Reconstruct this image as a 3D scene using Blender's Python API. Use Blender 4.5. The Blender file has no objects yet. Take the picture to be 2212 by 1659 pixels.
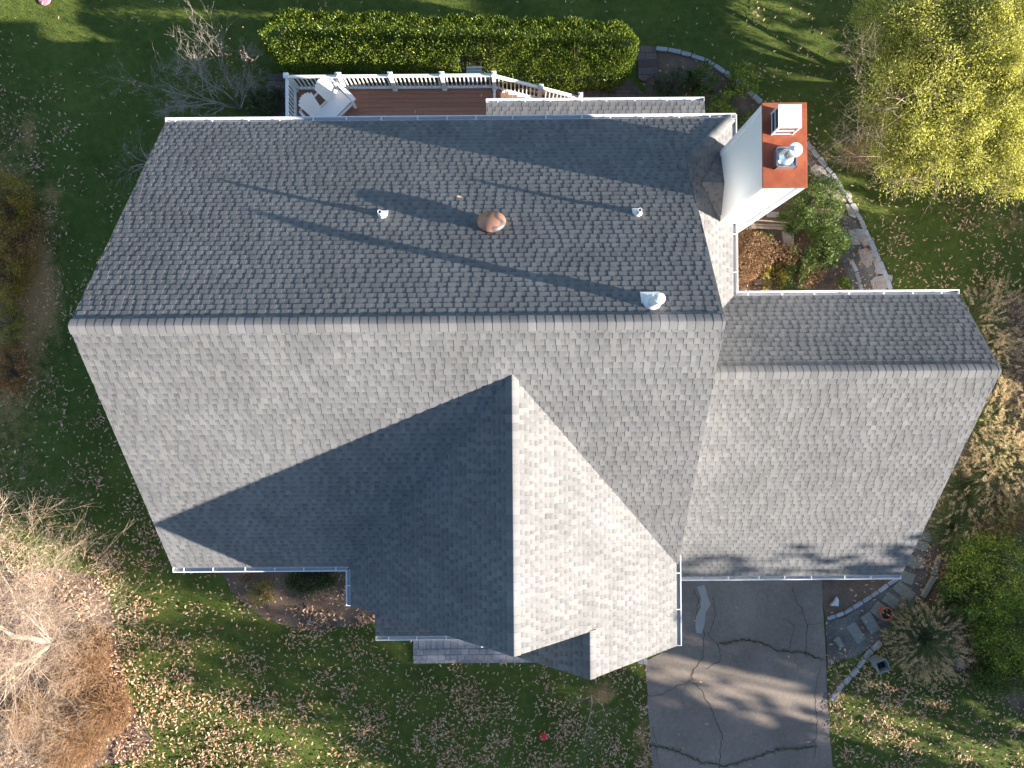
import bpy, math, random
import numpy as np
from mathutils import Vector, Matrix
R = math.radians
C = bpy.context.scene.collection
scene = bpy.context.scene
# ------------------------------------------------------------------ camera
F, HC, ROLL = 1534.0, 23.5, R(0.45)
cam = bpy.data.cameras.new("camera"); cam.sensor_width = 36.0; cam.lens = 36.0 * F / 2212.0
cam.clip_end = 2000
camo = bpy.data.objects.new("camera", cam); C.objects.link(camo)
camo.location = (0, 0, HC); camo.rotation_euler = (0, 0, -ROLL)
scene.camera = camo
# ------------------------------------------------------------------ light
SV = Vector((8.38, -2.2, 2.42)).normalized()
w = bpy.data.worlds.new("World"); scene.world = w; w.use_nodes = True
nt = w.node_tree; bg = nt.nodes["Background"]
sky = nt.nodes.new("ShaderNodeTexSky"); sky.sky_type = 'NISHITA'; sky.sun_disc = False
sky.sun_elevation = math.asin(SV.z); sky.sun_rotation = math.atan2(SV.x, SV.y)
sky.air_density = 1.0; sky.dust_density = 0.7; sky.ozone_density = 2.4
nt.links.new(sky.outputs[0], bg.inputs[0]); bg.inputs[1].default_value = 0.065
sl = bpy.data.lights.new("sun", 'SUN'); sl.energy = 5.0; sl.angle = R(0.5); sl.color = (1.0, 0.905, 0.785)
so = bpy.data.objects.new("sun", sl); C.objects.link(so); so.location = SV * 60
so.rotation_euler = SV.to_track_quat('Z', 'Y').to_euler()
scene.view_settings.view_transform = 'Standard'; scene.view_settings.look = 'None'
scene.view_settings.exposure = 2.12; scene.view_settings.gamma = 1
scene.cycles.max_bounces = 5; scene.cycles.diffuse_bounces = 3; scene.cycles.transmission_bounces = 3
scene.cycles.transparent_max_bounces = 4

def G(u, v, z=0.0):
    """measured point of the photo (2212 px wide) -> world point at height z"""
    du, dv = u - 1106.0, 829.5 - v
    k = (HC - z) / F; c, s = math.cos(ROLL), math.sin(ROLL)
    return ((du * c + dv * s) * k, (-du * s + dv * c) * k)

# ------------------------------------------------------------------ materials
def newmat(name):
    m = bpy.data.materials.new(name); m.use_nodes = True
    return m, m.node_tree, m.node_tree.nodes["Principled BSDF"]
def nd(t, kind, **kw):
    n = t.nodes.new(kind)
    for k, v in kw.items(): setattr(n, k, v)
    return n
def ramp(t, stops):
    r = nd(t, "ShaderNodeValToRGB"); e = r.color_ramp.elements
    while len(e) < len(stops): e.new(0.5)
    for i, (p, c) in enumerate(stops):
        e[i].position = p; e[i].color = (*c, 1)
    return r
def noise(t, scale, detail=4, rough=0.6, vec=None):
    n = nd(t, "ShaderNodeTexNoise"); n.inputs["Scale"].default_value = scale
    n.inputs["Detail"].default_value = detail; n.inputs["Roughness"].default_value = rough
    if vec is None:
        co = nd(t, "ShaderNodeTexCoord"); vec = co.outputs["Object"]
    t.links.new(vec, n.inputs["Vector"]); return n
def mixc(t, fac, a, b, mode='MIX'):
    m = nd(t, "ShaderNodeMix", data_type='RGBA', blend_type=mode)
    for s, v in ((0, fac), (6, a), (7, b)):
        if isinstance(v, (int, float)): m.inputs[s].default_value = v
        elif isinstance(v, tuple): m.inputs[s].default_value = (*v, 1)
        else: t.links.new(v, m.inputs[s])
    return m.outputs[2]
def bump(t, b, h, strength, dist=0.01):
    n = nd(t, "ShaderNodeBump"); n.inputs["Strength"].default_value = strength
    n.inputs["Distance"].default_value = dist
    t.links.new(h, n.inputs["Height"]); t.links.new(n.outputs[0], b.inputs["Normal"])

def plain(name, col, rough=0.6, metal=0.0, var=0.08, scale=6.0, bmp=0.0):
    m, t, b = newmat(name)
    n = noise(t, scale, 5)
    c = mixc(t, n.outputs[0], tuple(x * (1 - var * 2) for x in col), tuple(min(1, x * (1 + var * 2)) for x in col))
    t.links.new(c, b.inputs["Base Color"]); b.inputs["Roughness"].default_value = rough
    b.inputs["Metallic"].default_value = metal
    if bmp: bump(t, b, n.outputs[0], bmp)
    return m
def island(name, stops, rough=0.7, transl=0.0, grain=0.0, gscale=60, big=0.0, metal=0, spec=0.5):
    m, t, b = newmat(name)
    g = nd(t, "ShaderNodeNewGeometry"); r = ramp(t, stops)
    t.links.new(g.outputs["Random Per Island"], r.inputs[0]); col = r.outputs[0]
    if big:
        n2 = noise(t, 0.9, 3, 0.6)
        mr = nd(t, "ShaderNodeMapRange"); t.links.new(n2.outputs[0], mr.inputs[0])
        mr.inputs[1].default_value = 0.35; mr.inputs[2].default_value = 0.65
        mr.inputs[3].default_value = 1 - big; mr.inputs[4].default_value = 1 + big
        cb = nd(t, "ShaderNodeCombineColor")
        for i in range(3): t.links.new(mr.outputs[0], cb.inputs[i])
        col = mixc(t, 1.0, col, cb.outputs[0], 'MULTIPLY')
    if grain:
        n = noise(t, gscale, 3, 0.7)
        mr = nd(t, "ShaderNodeMapRange"); t.links.new(n.outputs[0], mr.inputs[0])
        mr.inputs[1].default_value = 0.3; mr.inputs[2].default_value = 0.7
        mr.inputs[3].default_value = 1 - grain; mr.inputs[4].default_value = 1 + grain
        cb = nd(t, "ShaderNodeCombineColor")
        for i in range(3): t.links.new(mr.outputs[0], cb.inputs[i])
        col = mixc(t, 1.0, col, cb.outputs[0], 'MULTIPLY')
    t.links.new(col, b.inputs["Base Color"]); b.inputs["Roughness"].default_value = rough
    b.inputs["Metallic"].default_value = metal; b.inputs["Specular IOR Level"].default_value = spec
    if transl:
        tr = nd(t, "ShaderNodeBsdfTranslucent"); t.links.new(col, tr.inputs[0])
        mx = nd(t, "ShaderNodeMixShader"); mx.inputs[0].default_value = transl
        out = t.nodes["Material Output"]
        t.links.new(b.outputs[0], mx.inputs[1]); t.links.new(tr.outputs[0], mx.inputs[2])
        t.links.new(mx.outputs[0], out.inputs[0])
    return m

M = {}
M['shingle'] = island('asphalt_shingle', [(0, (.140, .141, .145)), (.3, (.153, .153, .156)), (.75, (.167, .166, .167)), (1, (.182, .180, .178))],
                      rough=.9, grain=.14, gscale=45, big=.10, spec=.25)
M['white'] = plain('white_paint', (.80, .80, .80), .45, var=.02)
M['vinyl'] = plain('white_vinyl', (.82, .82, .82), .35, var=.015)
M['siding'] = plain('white_siding', (.74, .74, .73), .55, var=.03)
M['felt'] = plain('roof_edge', (.16, .155, .15), .9)
M['glass'] = plain('window_glass', (.05, .07, .09), .05)
M['steel'] = plain('galvanised_metal', (.55, .57, .60), .28, .85, var=.08)
M['darksteel'] = plain('dark_metal', (.05, .055, .06), .35, .6)
M['chrome'] = plain('bright_flue', (.80, .81, .83), .22, .7, var=.03)
M['deck'] = island('deck_board', [(0, (.23, .105, .07)), (1, (.31, .15, .10))], .6, grain=.12, gscale=18)
M['darkwood'] = plain('weathered_wood', (.25, .19, .13), .8, var=.2, scale=9)
M['terracotta'] = plain('terracotta', (.42, .14, .07), .75)
M['red'] = plain('red_plastic', (.75, .02, .04), .35)
M['pink'] = plain('pink_plastic', (.80, .22, .30), .4)
M['greyceramic'] = plain('grey_planter', (.24, .27, .29), .6)
M['soil'] = plain('potting_soil', (.03, .022, .016), .95)
M['bark'] = plain('bark', (.14, .11, .085), .9, var=.25, scale=8, bmp=.5)
M['birch'] = plain('pale_birch_bark', (.36, .315, .26), .75, var=.2, scale=5, bmp=.3)
M['stone'] = island('granite_block', [(0, (.30, .31, .33)), (1, (.46, .46, .47))], .8, grain=.2, gscale=25)
M['flag'] = island('flagstone', [(0, (.36, .29, .24)), (.5, (.42, .37, .33)), (1, (.34, .32, .30))], .85, grain=.18, gscale=7)
M['slab'] = island('concrete_slab', [(0, (.20, .21, .18)), (1, (.27, .275, .25))], .85, grain=.15, gscale=9)
M['whiterock'] = plain('white_rock', (.65, .63, .6), .8, var=.1)

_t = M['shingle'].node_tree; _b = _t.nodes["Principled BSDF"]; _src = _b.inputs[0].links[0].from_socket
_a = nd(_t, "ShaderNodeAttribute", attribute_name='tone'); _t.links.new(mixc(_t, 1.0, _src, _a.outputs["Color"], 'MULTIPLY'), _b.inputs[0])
# rust cap
m, t, b = newmat('rusty_metal'); n = noise(t, 2.2, 8, .7); n2 = noise(t, 30, 4, .7)
r = ramp(t, [(.25, (.22, .045, .018)), (.5, (.34, .085, .035)), (.75, (.44, .15, .07))])
t.links.new(n.outputs[0], r.inputs[0]); c = mixc(t, .25, r.outputs[0], n2.outputs[0], 'OVERLAY')
t.links.new(c, b.inputs[0]); b.inputs["Roughness"].default_value = .5; b.inputs["Metallic"].default_value = .25; M['rust'] = m
# mottled copper dome
m, t, b = newmat('oxidised_copper'); n = noise(t, 3.6, 1, .3)
r = ramp(t, [(.40, (.42, .21, .14)), (.54, (.40, .19, .13)), (.58, (.12, .10, .10)), (1, (.10, .095, .10))])
t.links.new(n.outputs[0], r.inputs[0]); t.links.new(r.outputs[0], b.inputs[0])
b.inputs["Roughness"].default_value = .45; b.inputs["Metallic"].default_value = .3; M['copper'] = m
# asphalt
m, t, b = newmat('driveway_asphalt'); n = noise(t, .5, 6, .65); n2 = noise(t, 35, 4, .8)
r = ramp(t, [(.36, (.17, .138, .112)), (.5, (.225, .183, .150)), (.64, (.29, .236, .195))])
n3 = noise(t, 7, 5, .7); t.links.new(mixc(t, .35, n.outputs[0], n3.outputs[0]), r.inputs[0]); c = mixc(t, .6, r.outputs[0], n2.outputs[0], 'OVERLAY')
t.links.new(c, b.inputs[0]); b.inputs["Roughness"].default_value = .9; bump(t, b, n2.outputs[0], .5, .006); M['asphalt'] = m
# soil-like grounds
def ground_mat(name, stops, s1=1.2, s2=40, bm=.6):
    m, t, b = newmat(name); n = noise(t, s1, 5, .6); n2 = noise(t, s2, 4, .8)
    r = ramp(t, stops); mm = mixc(t, .5, n.outputs[0], n2.outputs[0])
    t.links.new(mm, r.inputs[0]); c = mixc(t, .5, r.outputs[0], n2.outputs[0], 'OVERLAY')
    t.links.new(c, b.inputs[0]); b.inputs["Roughness"].default_value = .95; bump(t, b, n2.outputs[0], bm, .02); return m
M['mulch'] = ground_mat('bark_mulch', [(.35, (.08, .05, .035)), (.5, (.15, .10, .068)), (.65, (.26, .18, .13))])
M['gravel'] = ground_mat('gravel', [(.35, (.07, .065, .055)), (.5, (.14, .125, .11)), (.65, (.26, .24, .21))], s2=30)
M['brick'] = island('paver_brick', [(0, (.10, .07, .06)), (.5, (.17, .11, .09)), (1, (.13, .115, .105))], .85, grain=.2, gscale=20)
M['paver'] = island('grey_paver', [(0, (.24, .235, .24)), (1, (.34, .33, .335))], .85, grain=.15, gscale=12)
M['crack'] = plain('crack_black', (.05, .045, .038), .95)  # flat near-black colour of the driveway cracks and the black rock
M['patch'] = ground_mat('repair_patch', [(.3, (.30, .29, .27)), (.7, (.44, .42, .39))], s2=45)
M['moss'] = island('moss', [(0, (.10, .10, .03)), (1, (.26, .21, .10))], .9)
# lawn
m, t, b = newmat('lawn'); n = noise(t, .45, 5, .6); n2 = noise(t, 28, 5, .75)
r = ramp(t, [(.36, (.044, .066, .012)), (.5, (.086, .118, .022)), (.64, (.145, .172, .038))])
n3 = noise(t, 3.5, 4, .65); mm = mixc(t, .45, n.outputs[0], n3.outputs[0]); mm = mixc(t, .3, mm, n2.outputs[0]); t.links.new(mm, r.inputs[0])
at = nd(t, "ShaderNodeAttribute", attribute_name='dry')
rb = ramp(t, [(.38, (.30, .15, .055)), (.6, (.55, .33, .15))]); t.links.new(n2.outputs[0], rb.inputs[0])
mt = nd(t, "ShaderNodeMath", operation='MULTIPLY_ADD'); t.links.new(mixc(t, .5, n3.outputs[0], n2.outputs[0]), mt.inputs[0]); mt.inputs[1].default_value = 2.2
ad = nd(t, "ShaderNodeMath", operation='SUBTRACT'); ad.inputs[1].default_value = 1.1
t.links.new(at.outputs["Fac"], ad.inputs[0]); t.links.new(ad.outputs[0], mt.inputs[2])
mrg = nd(t, "ShaderNodeMapRange"); t.links.new(mt.outputs[0], mrg.inputs[0]); mrg.inputs[1].default_value = .25; mrg.inputs[2].default_value = .75
c = mixc(t, mrg.outputs[0], r.outputs[0], rb.outputs[0]); t.links.new(c, b.inputs[0])
b.inputs["Roughness"].default_value = .95; b.inputs["Specular IOR Level"].default_value = .2
bump(t, b, n2.outputs[0], .7, .03); M['lawn'] = m
M['blade'] = island('grass_blade', [(0, (.06, .09, .015)), (.5, (.105, .15, .026)), (.9, (.16, .20, .04)), (1, (.32, .27, .10))], .8, .25, spec=.2)
M['dead'] = island('fallen_leaf', [(0, (.34, .17, .085)), (.3, (.52, .30, .175)), (.7, (.68, .43, .27)), (1, (.80, .59, .40))], .75, .1, spec=.3)
M['hedge'] = island('hedge_leaf', [(0, (.02, .04, .004)), (.35, (.07, .12, .012)), (.75, (.17, .24, .022)), (1, (.34, .36, .05))], .42, .25)
M['pine'] = island('yellow_green_leaf', [(0, (.24, .26, .04)), (.5, (.52, .52, .09)), (1, (.78, .74, .24))], .6, .5)
M['green'] = island('green_leaf', [(0, (.04, .07, .014)), (.6, (.09, .16, .03)), (.9, (.17, .24, .05)), (1, (.42, .36, .05))], .55, .25)
M['darkgreen'] = island('dark_green_leaf', [(0, (.03, .045, .018)), (.7, (.07, .10, .035)), (1, (.15, .18, .07))], .5, .2)
M['bright'] = island('bright_green_leaf', [(0, (.05, .10, .012)), (.6, (.17, .27, .03)), (.9, (.34, .40, .05)), (1, (.60, .48, .06))], .6, .3)
M['olive'] = island('olive_leaf', [(0, (.20, .16, .03)), (.6, (.36, .30, .05)), (1, (.50, .42, .08))], .6, .2)
M['yellow'] = island('yellow_leaf', [(0, (.22, .15, .02)), (.6, (.46, .30, .04)), (1, (.58, .48, .08))], .6, .3)
M['rustleaf'] = island('rust_brown_leaf', [(0, (.15, .08, .04)), (.6, (.29, .17, .085)), (1, (.42, .27, .14))], .7, .2)
M['rustorange'] = island('rust_orange_leaf', [(0, (.24, .10, .03)), (.6, (.46, .22, .07)), (1, (.60, .36, .12))], .7, .2)
M['redleaf'] = island('dull_red_leaf', [(0, (.16, .06, .05)), (1, (.28, .12, .10))], .7, .2)
M['evergreen'] = island('evergreen_leaf', [(0, (.015, .03, .01)), (1, (.04, .08, .02))], .7, .0)
M['gblade'] = island('ornamental_grass_blade', [(0, (.06, .09, .03)), (.6, (.14, .19, .06)), (1, (.32, .30, .13))], .6, .3)
M['plume'] = island('tan_plume', [(0, (.38, .27, .13)), (.6, (.55, .42, .24)), (1, (.68, .56, .36))], .85, .35)
M['twig'] = island('grey_twig', [(0, (.24, .19, .165)), (1, (.52, .45, .40))], .85)
M['palewig'] = island('pale_twig', [(0, (.26, .18, .13)), (.6, (.38, .28, .205)), (1, (.50, .40, .31))], .8)
M['goldtwig'] = island('golden_brown_twig', [(0, (.18, .095, .045)), (.6, (.33, .19, .09)), (1, (.46, .29, .155))], .85)

# ------------------------------------------------------------------ mesh helpers
class MB:
    def __init__(s): s.v = []; s.f = []; s.mi = []; s.tone = {}
    def add(s, vs, fs, mi=0):
        o = len(s.v); s.v += [tuple(p) for p in vs]; s.f += [tuple(i + o for i in f) for f in fs]; s.mi += [mi] * len(fs); return s
    def box(s, x0, x1, y0, y1, z0, z1, mi=0):
        return s.add([(x0, y0, z0), (x1, y0, z0), (x1, y1, z0), (x0, y1, z0), (x0, y0, z1), (x1, y0, z1), (x1, y1, z1), (x0, y1, z1)],
              [(0, 3, 2, 1), (4, 5, 6, 7), (0, 1, 5, 4), (1, 2, 6, 5), (2, 3, 7, 6), (3, 0, 4, 7)], mi)
    def bar(s, a, b_, w_, h_, mi=0, up=(0, 0, 1)):
        a = Vector(a); b_ = Vector(b_); d = (b_ - a).normalized(); sx = d.cross(Vector(up))
        if sx.length < 1e-4: sx = d.cross(Vector((1, 0, 0)))
        sx.normalize(); uy = sx.cross(d).normalized(); sx *= w_ / 2; uy *= h_ / 2
        vs = [p + q for p in (a, b_) for q in (-sx - uy, sx - uy, sx + uy, -sx + uy)]
        return s.add(vs, [(0, 1, 2, 3), (7, 6, 5, 4), (0, 4, 5, 1), (1, 5, 6, 2), (2, 6, 7, 3), (3, 7, 4, 0)], mi)
    def tube(s, a, b_, r0, r1=None, n=12, mi=0, cap=True):
        r1 = r0 if r1 is None else r1
        a = Vector(a); b_ = Vector(b_); d = (b_ - a).normalized(); x = d.orthogonal().normalized(); y = d.cross(x)
        vs = [a + (x * math.cos(2 * math.pi * i / n) + y * math.sin(2 * math.pi * i / n)) * r0 for i in range(n)]
        vs += [b_ + (x * math.cos(2 * math.pi * i / n) + y * math.sin(2 * math.pi * i / n)) * r1 for i in range(n)]
        fs = [(i, (i + 1) % n, n + (i + 1) % n, n + i) for i in range(n)]
        if cap: fs += [tuple(range(n))[::-1], tuple(range(n, 2 * n))]
        return s.add(vs, fs, mi)
    def lathe(s, prof, n=24, c=(0, 0, 0), mi=0):
        vs = []; fs = []
        for r_, z_ in prof:
            for i in range(n):
                a_ = 2 * math.pi * i / n; vs.append((c[0] + r_ * math.cos(a_), c[1] + r_ * math.sin(a_), c[2] + z_))
        for k in range(len(prof) - 1):
            for i in range(n):
                j = (i + 1) % n; fs.append((k * n + i, k * n + j, (k + 1) * n + j, (k + 1) * n + i))
        return s.add(vs, fs, mi)
    def poly(s, pts, z0, z1, mi=0):
        n = len(pts)
        vs = [(x, y, z0) for x, y in pts] + [(x, y, z1) for x, y in pts]
        return s.add(vs, [tuple(range(n - 1, -1, -1)), tuple(range(n, 2 * n))] + [(i, (i + 1) % n, n + (i + 1) % n, n + i) for i in range(n)], mi)
    def build(s, name, mats, parent=None, loc=None, smooth=False, bevel=0):
        me = bpy.data.meshes.new(name); me.from_pydata(s.v, [], s.f)
        if not isinstance(mats, (list, tuple)): mats = [mats]
        for m_ in mats: me.materials.append(m_)
        if len(mats) > 1: me.polygons.foreach_set('material_index', s.mi)
        if smooth: me.polygons.foreach_set('use_smooth', [True] * len(me.polygons))
        me.update()
        if mats[0] is M['shingle']:
            tv = np.ones((len(s.v), 4), dtype=np.float32)
            for i, g in s.tone.items(): tv[i, :3] = g
            me.color_attributes.new('tone', 'FLOAT_COLOR', 'POINT').data.foreach_set('color', tv.ravel())
        o = bpy.data.objects.new(name, me); C.objects.link(o)
        if parent: o.parent = parent
        if loc is not None: o.location = loc
        if bevel:
            bv = o.modifiers.new('bevel', 'BEVEL'); bv.width = bevel; bv.segments = 2; bv.limit_method = 'ANGLE'
        return o
def npmesh(name, verts, nper, mat, parent=None, loc=None, smooth=False):
    """verts: (n*nper,3) consecutive n-gons"""
    verts = np.asarray(verts, dtype=np.float32).reshape(-1, 3); nv = len(verts); nf = nv // nper
    me = bpy.data.meshes.new(name); me.vertices.add(nv); me.loops.add(nv); me.polygons.add(nf)
    me.vertices.foreach_set('co', verts.ravel()); me.loops.foreach_set('vertex_index', np.arange(nv, dtype=np.int32))
    me.polygons.foreach_set('loop_start', np.arange(0, nv, nper, dtype=np.int32))
    me.polygons.foreach_set('loop_total', np.full(nf, nper, dtype=np.int32))
    me.materials.append(mat); me.update(calc_edges=True)
    o = bpy.data.objects.new(name, me); C.objects.link(o)
    if parent: o.parent = parent
    if loc is not None: o.location = loc
    return o
def idxmesh(name, V, Fq, mat, parent=None, loc=None, smooth=False):
    V = np.asarray(V, dtype=np.float32); Fq = np.asarray(Fq, dtype=np.int32); nf, k = Fq.shape
    me = bpy.data.meshes.new(name); me.vertices.add(len(V)); me.loops.add(nf * k); me.polygons.add(nf)
    me.vertices.foreach_set('co', V.ravel()); me.loops.foreach_set('vertex_index', Fq.ravel())
    me.polygons.foreach_set('loop_start', np.arange(0, nf * k, k, dtype=np.int32))
    me.polygons.foreach_set('loop_total', np.full(nf, k, dtype=np.int32))
    if smooth: me.polygons.foreach_set('use_smooth', np.ones(nf, dtype=bool))
    me.materials.append(mat); me.update(calc_edges=True)
    o = bpy.data.objects.new(name, me); C.objects.link(o)
    if parent: o.parent = parent
    if loc is not None: o.location = loc
    return o
def tag(o, label=None, cat=None, group=None, kind=None):
    for k, v in (('label', label), ('category', cat), ('group', group), ('kind', kind)):
        if v: o[k] = v
    return o
def empty(name, loc, label, cat, group=None, rz=0):
    o = bpy.data.objects.new(name, None); C.objects.link(o); o.location = loc; o.rotation_euler = (0, 0, rz)
    o.empty_display_size = .3
    return tag(o, label, cat, group)
def link_copy(o, loc=None, rz=None, parent=None, label=None, group=None):
    c = o.copy(); C.objects.link(c)
    if loc is not None: c.location = loc
    if rz is not None: c.rotation_euler = (0, 0, rz)
    if parent: c.parent = parent
    if label: c['label'] = label
    if group: c['group'] = group
    return c
def copy_tree(root, loc, rz, scale=None, label=None, group=None):
    r_ = link_copy(root, loc, rz, label=label, group=group)
    if scale: r_.scale = (scale,) * 3
    for ch in root.children:
        c = link_copy(ch); c.parent = r_
        for g in ch.children:
            d_ = link_copy(g); d_.parent = c
    return r_

def unit(a): return a / np.maximum(np.linalg.norm(a, axis=1, keepdims=True), 1e-9)
def leaf_verts(P, D, L, W, rng, curl=0.0):
    """diamond leaves: base P, direction D, length L, width W; two quads sharing the midrib when curled"""
    n = len(P); L = np.broadcast_to(L, (n,))[:, None]; W = np.broadcast_to(W, (n,))[:, None]
    S = unit(np.cross(D, rng.normal(size=(n, 3)))); Nn = np.cross(D, S)
    mid = P + D * L * .45
    a = mid + S * W * .5 + Nn * W * curl; b_ = mid - S * W * .5 + Nn * W * curl
    return np.stack([P, a, P + D * L, b_], 1).reshape(-1, 3)
def clumps(rng, n, radii, K, spread, shell=.55):
    """points gathered in K clumps of an ellipsoid crown"""
    d = unit(rng.normal(size=(K, 3))); rr = shell + (1 - shell) * rng.random(K) ** .6
    c = d * rr[:, None] * np.array(radii) * .88
    sz = spread * (.5 + rng.random(K))
    i = rng.integers(0, K, n)
    p = c[i] + rng.normal(size=(n, 3)) * sz[i][:, None] * .5
    return p, c
def segs_mesh(segs, n=3):
    """segs: (m, 8) p0 p1 r0 r1 -> verts, faces (n-sided tapered prisms)"""
    S = np.asarray(segs, dtype=np.float64); p0, p1, r0, r1 = S[:, :3], S[:, 3:6], S[:, 6:7], S[:, 7:8]
    d = unit(p1 - p0); ref = np.where(np.abs(d[:, 2:3]) > .9, np.array([[1., 0, 0]]), np.array([[0, 0, 1.]]))
    x = unit(np.cross(d, ref)); y = np.cross(d, x); ring0 = []; ring1 = []
    for i in range(n):
        a = 2 * math.pi * i / n; o = x * math.cos(a) + y * math.sin(a)
        ring0.append(p0 + o * r0); ring1.append(p1 + o * r1)
    V = np.stack(ring0 + ring1, 1).reshape(-1, 3); m_ = len(S); base = np.arange(m_)[:, None] * 2 * n
    Fq = np.concatenate([base + np.array([[i, (i + 1) % n, n + (i + 1) % n, n + i]]) for i in range(n)], 0)
    return V, Fq
def grow(rng, p, d, L, r, depth, segs, spread=.6, kids=4, up=.05, wob=.18, nseg=4, lens=.62, target=None):
    p = np.array(p, float); d = np.array(d, float); d /= np.linalg.norm(d); pts = [p]
    for k in range(nseg):
        d = d + rng.normal(size=3) * wob; d[2] += up
        if target is not None: d += target * .1
        d /= np.linalg.norm(d); q = p + d * L / nseg
        ra = r * (1 - .7 * k / nseg); rb = r * (1 - .7 * (k + 1) / nseg)
        segs.append((*p, *q, ra, rb)); p = q; pts.append((p.copy(), d.copy(), rb))
    if depth > 0:
        for k in range(kids):
            j = rng.integers(1, nseg + 1) if k else nseg
            pp, dd, rr = pts[j]
            nd_ = dd + rng.normal(size=3) * spread; nd_ /= np.linalg.norm(nd_)
            grow(rng, pp, nd_, L * lens * (.7 + .6 * rng.random()), max(rr * .75, .0025), depth - 1, segs, spread, kids, up, wob, nseg, lens, target)

# ================================================================== GROUND
xs = np.unique(np.concatenate([np.linspace(-400, -20, 9), np.linspace(-20, 20, 161), np.linspace(20, 400, 9)]))
ys = np.unique(np.concatenate([np.linspace(-400, -16, 9), np.linspace(-16, 16, 129), np.linspace(16, 400, 9)]))
GX, GY = np.meshgrid(xs, ys); V = np.stack([GX, GY, np.zeros_like(GX)], -1).reshape(-1, 3)
nx, ny = len(xs), len(ys); ii = (np.arange(ny - 1)[:, None] * nx + np.arange(nx - 1)[None]).ravel()
ground = idxmesh('ground', V, np.stack([ii, ii + 1, ii + 1 + nx, ii + nx], 1), M['lawn'])
tag(ground, kind='structure', label='green lawn round the house')
dry_spots = [(60, 560, 60, 60, .95), (105, 480, 40, 40, .5), (90, 640, 45, 120, .9), (50, 700, 50, 120, .9), (10, 640, 85, 300, .95), (60, 290, 25, 60, .55), (70, 800, 45, 80, .5), (110, 420, 30, 30, .6),
             (1385, 1590, 18, 60, .6), (1300, 1500, 30, 25, .9), (1805, 1480, 25, 40, .5), (1830, 1400, 40, 35, .5), (2190, 480, 60, 40, .4), (1860, 330, 60, 50, .7), (2180, 400, 60, 60, .4)]
def dryness(x, y):
    d = np.zeros_like(x)
    for u, v, a, b_, s_ in dry_spots:
        cx, cy = G(u, v); k = HC / F
        d = np.maximum(d, s_ * np.exp(-(((x - cx) / (a * k)) ** 2 + ((y - cy) / (b_ * k)) ** 2)))
    return d
at_ = ground.data.attributes.new('dry', 'FLOAT', 'POINT')
at_.data.foreach_set('value', dryness(V[:, 0], V[:, 1]).astype(np.float32))

def sheet(name, uv, z, mat, label=None, world=False, jag=0, rng=None):
    pts = [p if world else G(*p) for p in uv]
    if jag:
        out = []
        for i in range(len(pts)):
            a = np.array(pts[i]); b_ = np.array(pts[(i + 1) % len(pts)]); n = max(1, int(np.linalg.norm(b_ - a) / .25))
            for k in range(n): out.append(tuple(a + (b_ - a) * k / n + rng.normal(size=2) * jag))
        pts = out
    mb = MB(); mb.add([(x, y, z) for x, y in pts], [tuple(range(len(pts)))])
    o = mb.build(name, mat)
    if o.data.polygons[0].normal.z < 0: o.data.flip_normals()
    return tag(o, kind='structure', label=label)
rg = np.random.default_rng(5)
DRIVE = [(1440, 1180), (1440, 1405), (1394, 1428), (1397, 1480), (1402, 1560), (1408, 1660), (1420, 2100), (1815, 2100), (1800, 1680), (1793, 1600), (1787, 1500), (1783, 1400), (1777, 1300), (1772, 1180)]
sheet('driveway', DRIVE, .012, M['asphalt'], 'dark grey cracked asphalt driveway in front of the garage', jag=.012, rng=rg)
BED_L = [(-200, 1230), (60, 1235), (135, 1225), (215, 1245), (235, 1280), (245, 1330), (252, 1380), (262, 1440), (275, 1500), (300, 1550), (330, 1600), (300, 1640), (200, 1660), (205, 1720), (-200, 1900)]
sheet('left_bed', BED_L, .008, M['mulch'], 'brown soil bed under the bare trees at the left', jag=.04, rng=rg)
BED_F = [(470, 1200), (478, 1235), (500, 1275), (530, 1305), (575, 1340), (620, 1352), (670, 1362), (740, 1355), (815, 1345), (900, 1330), (900, 1200)]
sheet('front_bed', BED_F, .008, M['mulch'], 'brown mulch bed below the front roof corner', jag=.02, rng=rg)
BED_E = [(1430, 108), (1470, 115), (1520, 132), (1570, 160), (1610, 190), (1640, 222), (1700, 275), (1750, 320), (1800, 378), (1850, 450), (1885, 520), (1915, 590), (1950, 660), (1990, 760), (1500, 760), (1500, 250), (1400, 230), (1390, 150)]
sheet('east_bed', BED_E, .008, M['mulch'], 'brown planted bed inside the curved stone edging', jag=.01, rng=rg)
PATH_E = [(1740, 330), (1800, 400), (1845, 470), (1880, 545), (1910, 620), (1930, 680), (1850, 680), (1835, 600), (1800, 520), (1780, 440), (1740, 380)]
sheet('gravel_path', PATH_E, .014, M['gravel'], 'gravel path with flagstones along the curved edging', jag=.03, rng=rg)
BED_G = [(1774, 1180), (1777, 1300), (1784, 1345), (1825, 1330), (1880, 1295), (1920, 1260), (1990, 1240), (2020, 1170), (2000, 1100), (1900, 1100)]
sheet('garage_bed', BED_G, .008, M['mulch'], 'dark mulch bed by the garage corner', jag=.012, rng=rg)
PATH_G = [(1784, 1345), (1788, 1440), (1820, 1425), (1850, 1420), (1900, 1385), (1930, 1350), (1990, 1285), (2022, 1190), (2030, 1100), (2120, 900), (2050, 850), (1960, 1090), (1960, 1200), (1925, 1262), (1880, 1297), (1825, 1332)]
sheet('slab_path', PATH_G, .014, M['gravel'], 'gravel path with grey concrete slabs beside the garage', jag=.02, rng=rg)
BED_R = [(2022, 1170), (1990, 1290), (1905, 1400), (1950, 1440), (2050, 1440), (2230, 1560), (2400, 1560), (2400, 700), (2200, 640), (2140, 640), (2100, 900), (2040, 1060)]
sheet('right_bed', BED_R, .006, M['mulch'], 'brown planted bed at the right', jag=.05, rng=rg)

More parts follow.
